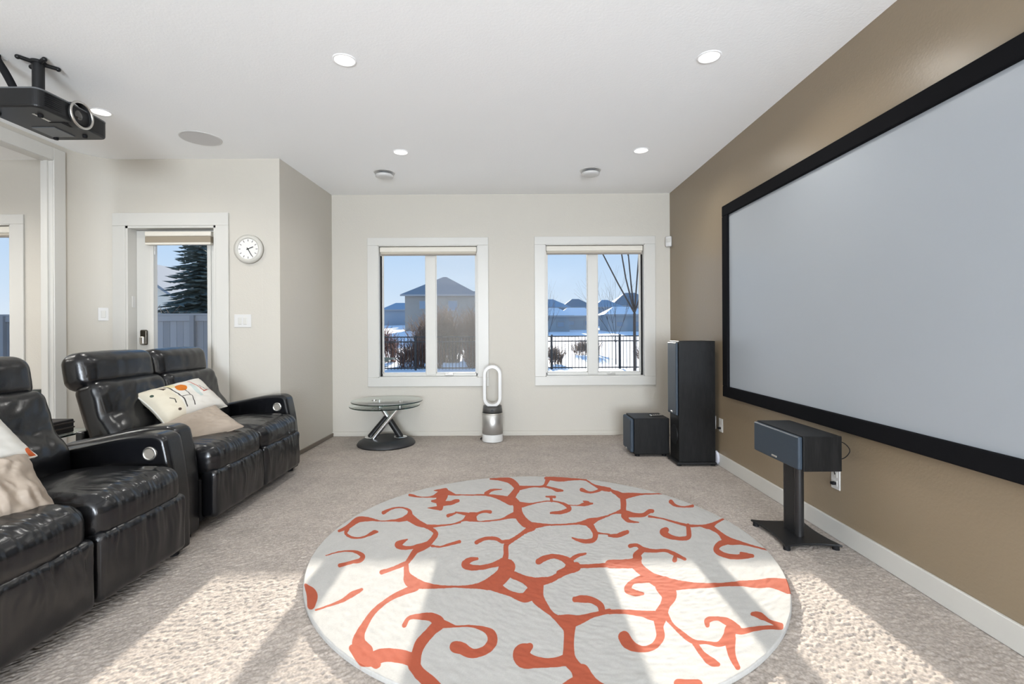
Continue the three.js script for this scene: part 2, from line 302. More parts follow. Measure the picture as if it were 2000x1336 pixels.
// ---------------------------------------------------------------- patio door
{
  const t = thing('door_1', 'white patio door with a tall glass pane', 'door', [0, 0, 0], null, 'structure');
  const { x0, x1, y1 } = DOOR, c = 0.115;
  obj('casing', box(x0 - c, x1 + c, y1, y1 + c, ZD, ZD + 0.02, 0.004), M.trim, t);
  obj('casing', box(x0 - c, x0, 0, y1, ZD, ZD + 0.02, 0.004), M.trim, t);
  obj('casing', box(x1, x1 + c, 0, y1, ZD, ZD + 0.02, 0.004), M.trim, t);
  obj('jamb', box(x0, x0 + 0.02, 0, y1, ZD - T, ZD + 0.012), M.trim, t);
  obj('jamb', box(x1 - 0.02, x1, 0, y1, ZD - T, ZD + 0.012), M.trim, t);
  obj('jamb', box(x0, x1, y1 - 0.02, y1, ZD - T, ZD + 0.012), M.trim, t);
  const z0 = ZD - 0.135, z1 = ZD - 0.09, a = x0 + 0.022, b = x1 - 0.022, top = y1 - 0.024;
  const gx0 = -3.235, gx1 = -2.735, gy0 = 0.28, gy1 = 2.0;
  const s = rectPath(a, b, 0.01, top); s.holes.push(rectPath(gx0, gx1, gy0, gy1, THREE.Path));
  const slab = new THREE.ExtrudeGeometry(s, { depth: z1 - z0, bevelEnabled: false }); slab.translate(0, 0, z0);
  const leaf = obj('door_leaf', boxUV(slab), M.trim, t);
  obj('glass_pane', box(gx0, gx1, gy0, gy1, z0 + 0.02, z0 + 0.025), M.glass, leaf);
  obj('glazing_frame', [box(gx0 - 0.03, gx0 + 0.004, gy0 - 0.03, gy1 + 0.03, z1, z1 + 0.012, 0.004), box(gx1 - 0.004, gx1 + 0.03, gy0 - 0.03, gy1 + 0.03, z1, z1 + 0.012, 0.004), box(gx0, gx1, gy0 - 0.03, gy0 + 0.004, z1, z1 + 0.012, 0.004), box(gx0, gx1, gy1 - 0.004, gy1 + 0.03, z1, z1 + 0.012, 0.004)], M.trim, leaf);
  const lock = obj('deadbolt', box(-3.352, -3.288, 1.075, 1.215, z1, z1 + 0.024, 0.012), M.darkMetal = std(lin(0.10, 0.09, 0.075), 0.3, { metalness: 1 }), t);
  obj('thumb_turn', box(-3.342, -3.300, 1.08, 1.155, z1 + 0.022, z1 + 0.045, 0.012), M.satin, lock);
  obj('latch_plate', box(x0 + 0.02, x0 + 0.024, 1.42, 1.52, ZD - 0.07, ZD - 0.035), M.whitePlastic, t);
  const lever = obj('lever_handle', [box(-3.345, -3.295, 0.93, 1.0, z1, z1 + 0.012, 0.006), tubeBetween(V(-3.32, 0.965, z1), V(-3.32, 0.965, z1 + 0.05), 0.01), tubeBetween(V(-3.325, 0.965, z1 + 0.05), V(-3.2, 0.965, z1 + 0.05), 0.009)], M.satin, t);
  void lever;
  const bl = thing('door_blind', 'raised beige fabric shade mounted across the top of the patio door', 'blind', [0, 0, 0]);
  obj('headrail', box(-3.27, -2.668, 2.06, 2.105, z1 + 0.012, z1 + 0.07, 0.01), M.blindRail, bl);
  obj('stacked_fabric', box(-3.27, -2.675, 2.005, 2.06, z1 + 0.018, z1 + 0.064, 0.006), M.shade = std(lin(0.27, 0.225, 0.165), 0.8), bl);
  obj('bottom_rail', box(-3.27, -2.675, 1.985, 2.006, z1 + 0.018, z1 + 0.064, 0.006), M.blindRail, bl);
  obj('cord', [tubeBetween(V(-3.20, 1.995, z1 + 0.035), V(-3.20, 1.93, z1 + 0.035), 0.002), tubeBetween(V(-3.20, 1.93, z1 + 0.035), V(-3.20, 1.90, z1 + 0.035), 0.006, 0.004)], M.whitePlastic, bl);
}

// ---------------------------------------------------------------- ceiling fittings
M.lens = new THREE.MeshStandardMaterial({ color: lin(0.9, 0.9, 0.88), roughness: 0.5, emissive: lin(1, 0.96, 0.9), emissiveIntensity: 1.6 });
const lampSpots = [[-0.924, 2.777, 'glowing recessed downlight nearer the projector, on the side of the glass table'], [1.17, 2.764, 'glowing recessed downlight in front of the projection screen'], [-0.912, 4.20, 'glowing recessed downlight above and in front of the glass table'], [1.178, 4.19, 'glowing recessed downlight above the subwoofer'], [-2.86, 3.41, 'glowing recessed downlight just beside the projector'],
  [-5.5, 3.3, 'unseen recessed downlight lighting the next room near its window'], [-4.5, 3.0, 'unseen recessed downlight lighting the next room just inside the opening'], [-5.2, 1.6, 'unseen recessed downlight lighting the far side of the next room']];  // next-room lamps are out of view, placed to light its wall
for (const [x, Z, label] of lampSpots) {
  const t = thing('recessed_downlight', label, 'downlight', [x, H, -Z], 'recessed ceiling downlights');
  obj('trim_ring', lathe([[0.056, -0.001], [0.058, -0.005], [0.066, -0.004], [0.068, 0]], 40), M.ceiling, t);
  const disc = new THREE.CylinderGeometry(0.057, 0.057, 0.003, 40); disc.translate(0, -0.0025, 0);
  obj('lens', disc, M.lens, t);
  const l = new THREE.SpotLight(new THREE.Color(1, 0.975, 0.93), LAMP * (x < -3.8 ? 2.6 : 1), 0, 1.38, 0.6, 2);  // stronger in the next room, to brighten the wall seen through the opening
  l.name = 'downlight_lamp'; l.position.set(0, -0.012, 0); l.target.position.set(0, -1, 0); l.castShadow = true; l.shadow.radius = 2.6; t.add(l, l.target);
}
function roundVent(x, Z, label) {
  const t = thing('round_ceiling_vent', label, 'ceiling vent', [x, H, -Z], 'round supply vents on the ceiling');
  obj('mounting_ring', lathe([[0.0, -0.002], [0.088, -0.002], [0.1, -0.006], [0.104, 0]], 40), M.whitePlastic, t);
  obj('disc', lathe([[0.0, -0.05], [0.065, -0.05], [0.086, -0.042], [0.088, -0.024], [0.06, -0.02], [0, -0.02]], 40), M.whitePlastic, t);
  const stem = new THREE.CylinderGeometry(0.05, 0.05, 0.024, 24); stem.translate(0, -0.012, 0);
  obj('neck', stem, M.greyPlastic, t);
}
roundVent(-1.19, 4.74, 'white round ceiling vent above the window over the glass table');
roundVent(0.828, 4.71, 'white round ceiling vent above the window beside the brown wall');
{
  const t = thing('ceiling_speaker', 'flush round in-ceiling speaker with a grey perforated grille', 'speaker', [-2.45, H, -3.88]);
  obj('bezel', lathe([[0.138, -0.002], [0.14, -0.006], [0.15, -0.005], [0.152, 0]], 48), M.whitePlastic, t);
  const d = new THREE.CylinderGeometry(0.139, 0.139, 0.003, 48); d.translate(0, -0.003, 0);
  obj('grille', d, std(lin(0.60, 0.59, 0.58), 0.8), t);
}

// ---------------------------------------------------------------- projector
{
  const t = thing('projector', 'black ceiling-mounted projector with a silver ring around its lens', 'projector', [-2.74, 2.43, -2.88]);
  // body outline seen from above: x forward (towards the screen), z along
  const s = new THREE.Shape(); const hz = 0.225;
  s.moveTo(-0.17, -hz + 0.03); s.quadraticCurveTo(-0.17, -hz, -0.14, -hz); s.lineTo(0.13, -hz); s.quadraticCurveTo(0.165, -hz, 0.168, -hz + 0.035); s.quadraticCurveTo(0.185, 0, 0.168, hz - 0.035); s.quadraticCurveTo(0.165, hz, 0.13, hz); s.lineTo(-0.14, hz); s.quadraticCurveTo(-0.17, hz, -0.17, hz - 0.03); s.closePath();
  const g = new THREE.ExtrudeGeometry(s, { depth: 0.085, bevelEnabled: true, bevelThickness: 0.014, bevelSize: 0.012, bevelSegments: 3, curveSegments: 10 });
  g.rotateX(-Math.PI / 2); g.translate(0, 0.014, 0);
  const body = obj('body', g, M.blackPlastic, t);
  const top = new THREE.ExtrudeGeometry(s, { depth: 0.006, bevelEnabled: true, bevelThickness: 0.004, bevelSize: 0.013, bevelSegments: 2, curveSegments: 10 });
  top.rotateX(-Math.PI / 2); top.translate(0, 0.101, 0);
  obj('top_cover', top, M.greyPlastic, t);
  const lz = -0.008;
  const ring = new THREE.TorusGeometry(0.074, 0.007, 14, 48); ring.rotateY(Math.PI / 2); ring.translate(0.205, 0.059, lz);
  obj('lens_ring', ring, M.satin, t);
  const barrel = new THREE.CylinderGeometry(0.074, 0.07, 0.05, 40, 1, true); barrel.rotateZ(Math.PI / 2); barrel.translate(0.182, 0.059, lz);
  obj('lens_barrel', barrel, std(lin(0.02, 0.02, 0.02), 0.5, { side: THREE.DoubleSide }), t);
  const lens = new THREE.SphereGeometry(0.085, 32, 16, 0, Math.PI * 2, 0, 0.85); lens.rotateZ(-Math.PI / 2); lens.translate(0.108, 0.059, lz);
  obj('lens', lens, phys(lin(0.02, 0.018, 0.016), 0.06, { clearcoat: 1 }), t);
  obj('intake_grille', Array.from({ length: 7 }, (_, i) => box(0.17, 0.186, 0.022 + i * 0.011, 0.027 + i * 0.011, 0.085, 0.2, 0.002)), M.blackMatte, t);
  obj('lamp_cover', box(-0.12, 0.02, -0.005, 0.001, -0.17, -0.03, 0.002), M.greyPlastic, body);
  for (const [a, b] of [[0.09, 0.13], [0.09, -0.16], [-0.12, 0.16], [-0.12, -0.19]]) { const f = new THREE.CylinderGeometry(0.014, 0.012, 0.014, 16); f.translate(a, -0.006, b); obj('foot', f, M.blackMatte, t); }
  obj('focus_slot', [box(0.115, 0.15, -0.0035, 0.001, -0.03, 0.03, 0.001), box(0.05, 0.14, -0.003, 0.001, 0.03, 0.036, 0.001)], M.blackMatte, t);
  obj('vent_strip', box(0.06, 0.075, -0.003, 0.001, 0.05, 0.15, 0.001), M.satin, t);

  const m = thing('projector_mount', 'black spider ceiling mount holding the projector', 'mount', [-2.685, H, -2.775]);
  const pole = new THREE.CylinderGeometry(0.028, 0.028, 0.165, 24); pole.translate(0, -0.095, 0); obj('pole', pole, M.blackPlastic, m);
  const plate = new THREE.CylinderGeometry(0.036, 0.036, 0.016, 24); plate.translate(0, -0.009, 0); obj('ceiling_plate', plate, M.blackPlastic, m);
  for (const a of [0.5, 2.2, 3.6, 5.4]) obj('ceiling_arm', [tubeBetween(V(0, -0.012, 0), V(0.085 * Math.cos(a), -0.01, 0.085 * Math.sin(a)), 0.011), new THREE.SphereGeometry(0.013, 12, 8).translate(0.085 * Math.cos(a), -0.012, 0.085 * Math.sin(a))], M.blackPlastic, m);
  for (const [ax, az] of [[0.07, 0.05], [0.07, -0.2], [-0.15, 0.05], [-0.15, -0.2]]) obj('projector_arm', box(Math.min(0, ax) - 0.01, Math.max(0, ax) + 0.01, -0.2, -0.188, Math.min(0, az) - 0.01, Math.max(0, az) + 0.01, 0.004), M.blackPlastic, m);
  tag(obj('projector_cable', curveTube([V(-2.85, H, -2.70), V(-2.845, 2.725, -2.70), V(-2.80, 2.65, -2.70), V(-2.757, 2.57, -2.70), V(-2.748, 2.548, -2.70)], 0.02, 30, 10), M.blackMatte), 'thick black cable bundle running from the ceiling into the projector', 'cable');
  tag(obj('ceiling_outlet_plate', box(-3.03, -2.84, H - 0.008, H, -2.76, -2.58, 0.004), M.whitePlastic), 'white outlet plate on the ceiling where the projector cable enters', 'outlet');
}

// ---------------------------------------------------------------- projection screen
{
  const zA = -4.068, zB = -1.37, y0 = 0.628, y1 = 2.225, b = 0.088, xw = XR;
  const t = thing('projection_screen', 'large grey projection screen in a black velvet frame on the brown wall', 'screen', [xw, y0, (zA + zB) / 2]);
  const hz = (zB - zA) / 2, h = y1 - y0;
  obj('screen_surface', box(-0.028, -0.002, b - 0.02, h - b + 0.02, -hz + b - 0.02, hz - b + 0.02), M.screen, t);
  obj('frame_rail', box(-0.05, 0, h - b, h, -hz, hz, 0.006), M.velvet, t);
  obj('frame_rail', box(-0.05, 0, 0, b, -hz, hz, 0.006), M.velvet, t);
  obj('frame_rail', box(-0.05, 0, b, h - b, -hz, -hz + b, 0.006), M.velvet, t);
  obj('frame_rail', box(-0.05, 0, b, h - b, hz - b, hz, 0.006), M.velvet, t);
}
// ---------------------------------------------------------------- loudspeakers
{
  const t = thing('tower_speaker', 'tall black wood-grain tower speaker on a black plinth', 'speaker', [1.66, 0, -4.345]);
  const x0 = -0.15, x1 = 0.17, z0 = -0.115, z1 = 0.115;
  obj('cabinet', box(x0, x1, 0.03, 1.09, z0, z1, 0.004), M.blackAsh, t);
  obj('plinth', box(x0 - 0.03, x1 + 0.0, 0.012, 0.032, z0 - 0.035, z1 + 0.035, 0.008), M.blackPlastic, t);
  for (const [a, b] of [[x0, z0], [x0, z1], [x1 - 0.025, z0], [x1 - 0.025, z1]]) { const f = new THREE.CylinderGeometry(0.018, 0.02, 0.014, 16); f.translate(a, 0.007, b); obj('foot', f, M.blackMatte, t); }
  obj('grille', box(x0 - 0.024, x0 - 0.002, 0.435, 1.078, z0 + 0.006, z1 - 0.006, 0.008), M.blueCloth, t);
  obj('badge', box(x0 - 0.027, x0 - 0.023, 0.448, 0.462, -0.02, 0.02, 0.002), M.satin, t);
  const cone = new THREE.CylinderGeometry(0.085, 0.085, 0.008, 40); cone.rotateZ(Math.PI / 2); cone.translate(x0 - 0.003, 0.25, 0); obj('woofer_cover', cone, M.blackPlastic, t);
  const s = thing('subwoofer', 'low black subwoofer cube tucked behind the tower speaker', 'subwoofer', [1.36, 0, -4.68]);
  obj('cabinet', box(-0.165, 0.165, 0.022, 0.36, -0.155, 0.155, 0.006), M.blackAsh, s);
  obj('grille', box(-0.2, -0.163, 0.035, 0.352, -0.15, 0.15, 0.018), M.blueCloth, s);
  obj('badge', box(-0.203, -0.198, 0.046, 0.056, -0.02, 0.02, 0.002), M.satin, s);
  for (const [a, b] of [[-0.13, -0.12], [-0.13, 0.12], [0.13, -0.12], [0.13, 0.12]]) { const f = new THREE.CylinderGeometry(0.02, 0.022, 0.024, 16); f.translate(a, 0.012, b); obj('foot', f, M.blackMatte, s); }
  const r = thing('remote_control', 'small silver remote control lying on the subwoofer', 'remote', [1.44, 0.36, -4.66]);
  obj('body', box(-0.06, 0.06, 0, 0.014, -0.02, 0.02, 0.006), M.satin, r); obj('buttons', Array.from({ length: 8 }, (_, i) => box(-0.045 + 0.022 * (i % 4), -0.034 + 0.022 * (i % 4), 0.013, 0.017, i < 4 ? -0.012 : 0.003, i < 4 ? -0.003 : 0.012, 0.002)), M.blackPlastic, r);
  r.rotation.y = 0.15;
}
{
  const t = thing('speaker_stand', 'black metal speaker stand with a concave base plate', 'speaker stand', [1.635, 0, -2.755]);
  const s = new THREE.Shape(); const a = 0.15, b = 0.178;
  s.moveTo(-a, -b); s.quadraticCurveTo(0, -b + 0.05, a, -b); s.quadraticCurveTo(a - 0.05, 0, a, b); s.quadraticCurveTo(0, b - 0.05, -a, b); s.quadraticCurveTo(-a + 0.05, 0, -a, -b);
  const g = new THREE.ExtrudeGeometry(s, { depth: 0.006, bevelEnabled: true, bevelThickness: 0.003, bevelSize: 0.003, bevelSegments: 2 }); g.rotateX(-Math.PI / 2); g.translate(0, 0.022, 0);
  obj('base_plate', g, M.blackPlastic, t);
  for (const [x, z] of [[-a + 0.018, -b + 0.018], [a - 0.018, -b + 0.018], [a - 0.018, b - 0.018], [-a + 0.018, b - 0.018]]) { const f = new THREE.CylinderGeometry(0.016, 0.018, 0.026, 16); f.translate(x, 0.013, z); obj('foot', f, M.blackMatte, t); }
  obj('column', box(-0.022, 0.022, 0.03, 0.44, -0.045, 0.045, 0.006), M.blackPlastic, t);
  for (const z of [-0.052, 0.052]) { const c = new THREE.CylinderGeometry(0.024, 0.024, 0.41, 24); c.translate(0, 0.235, z); obj('pillar', c, M.greyDark = M.greyDark ?? std(lin(0.035, 0.034, 0.034), 0.35, { metalness: 0.6 }), t); }
  obj('top_plate', box(-0.09, 0.09, 0.438, 0.448, -0.1, 0.1, 0.003), M.blackPlastic, t);
  const c = thing('center_speaker', 'wide black centre speaker lying on the metal stand', 'speaker', [1.625, 0.448, -2.72]);
  obj('cabinet', box(-0.095, 0.105, 0, 0.183, -0.23, 0.23, 0.004), M.blackAsh, c);
  obj('grille', box(-0.118, -0.094, 0.006, 0.178, -0.224, 0.224, 0.008), M.blueCloth, c);
  obj('badge', box(-0.121, -0.117, 0.02, 0.03, -0.025, 0.025, 0.002), M.satin, c);
  tag(obj('speaker_wire', [curveTube([V(1.73, 0.52, -2.6), V(1.79, 0.49, -2.58), V(1.82, 0.54, -2.56), V(1.79, 0.58, -2.58), V(1.76, 0.52, -2.62), V(1.82, 0.44, -2.70), V(1.862, 0.36, -2.74)], 0.0025, 60, 6)], M.blackMatte), 'thin dark wire looping from the centre speaker to the wall outlet', 'wire');
}
function outlet(z, y, label, plugs) {
  const t = thing('wall_outlet', label, 'outlet', [XR, y, z], 'white outlets low on the brown wall');
  obj('cover_plate', box(-0.006, 0, -0.058, 0.058, -0.036, 0.036, 0.003), M.whitePlastic, t);
  obj('socket', box(-0.008, -0.004, 0.008, 0.04, -0.017, 0.017, 0.003), M.frame, t); obj('socket', box(-0.008, -0.004, -0.04, -0.008, -0.017, 0.017, 0.003), M.frame, t);
  if (plugs) obj('plug', box(-0.03, -0.006, -0.032, -0.016, -0.012, 0.012, 0.004), M.blackMatte, t);
}
outlet(-4.205, 0.355, 'white wall outlet with a black plug beside the tower speaker, nearer the screen', true);
outlet(-4.345, 0.36, 'white wall outlet half hidden by the tower speaker', true);
outlet(-2.74, 0.335, 'white wall outlet behind the centre speaker stand', true);
{
  const g = new THREE.CylinderGeometry(0.06, 0.06, 0.02, 40); g.rotateZ(Math.PI / 2); g.rotateX(0); g.translate(1.842, 0.062, -4.26);
  tag(obj('round_disc', g, std(lin(0.55, 0.56, 0.62), 0.5)), 'pale round disc leaning on the baseboard behind the tower speaker', 'disc');
}
{
  const t = thing('motion_sensor', 'small white motion sensor in the upper corner by the brown wall', 'sensor', [XR - 0.0, 2.19, ZB]);
  obj('body', softBox(0.07, 0.12, 0.05, { r: 0.016, seg: [8, 10, 8] }).rotateY(-0.6).translate(-0.028, 0, 0.045), M.whitePlastic, t);
  obj('lens', softBox(0.045, 0.045, 0.014, { r: 0.006, seg: [6, 6, 4] }).rotateY(-0.6).translate(-0.04, 0.012, 0.066), M.frame, t);
}

// ---------------------------------------------------------------- clock and switches
{
  const t = thing('wall_clock', 'round grey-rimmed wall clock with a white face beside the patio door', 'clock', [-2.308, 1.933, ZD]);
  obj('rim', lathe([[0.092, 0.02], [0.094, 0.03], [0.105, 0.034], [0.128, 0.026], [0.131, 0.0], [0, 0]], 64).rotateX(Math.PI / 2), std(lin(0.50, 0.48, 0.43), 0.4), t);
  const f = new THREE.CylinderGeometry(0.094, 0.094, 0.004, 64); f.rotateX(Math.PI / 2); f.translate(0, 0, 0.021); obj('face', f, std(lin(0.72, 0.70, 0.66), 0.5), t);
  for (let k = 0; k < 12; k++) { const a = k * Math.PI / 6; const g = box(-0.0035, 0.0035, -0.009, 0.009, 0.022, 0.0245); g.rotateZ(-a); g.translate(0.077 * Math.sin(a), 0.077 * Math.cos(a), 0); obj('hour_mark', g, M.greyMark = M.greyMark ?? std(lin(0.22, 0.21, 0.2), 0.6), t); }
  const hand = (a, l, w, z) => { const g = box(-w, w, -0.014, l, z, z + 0.002); g.rotateZ(-a); return g; };
  obj('hour_hand', hand(1.19, 0.05, 0.0035, 0.026), M.blackPlastic, t);
  obj('minute_hand', hand(2.62, 0.07, 0.0028, 0.029), M.blackPlastic, t);
  const hub = new THREE.CylinderGeometry(0.006, 0.006, 0.01, 16); hub.rotateX(Math.PI / 2); hub.translate(0, 0, 0.028); obj('hub', hub, M.blackPlastic, t);
}
function switchPlate(pos, turn, gang, label) {
  const t = thing('light_switch', label, 'switch', pos, 'white wall switches'); t.rotation.y = turn;
  const w = 0.036 * gang + 0.004 * (gang - 1);
  obj('cover_plate', box(-w, w, -0.058, 0.058, 0, 0.006, 0.003), M.whitePlastic, t);
  for (let i = 0; i < gang; i++) { const cx = (i - (gang - 1) / 2) * 0.046; obj('rocker', box(cx - 0.016, cx + 0.016, -0.032, 0.032, 0.004, 0.01, 0.003), M.frame, t); }
}
switchPlate([-2.37, 1.29, ZD], 0, 2, 'white double light switch below the wall clock');
switchPlate([-3.592, 1.355, -4.30], 0.72, 1, 'white single switch plate on the rounded corner left of the patio door');

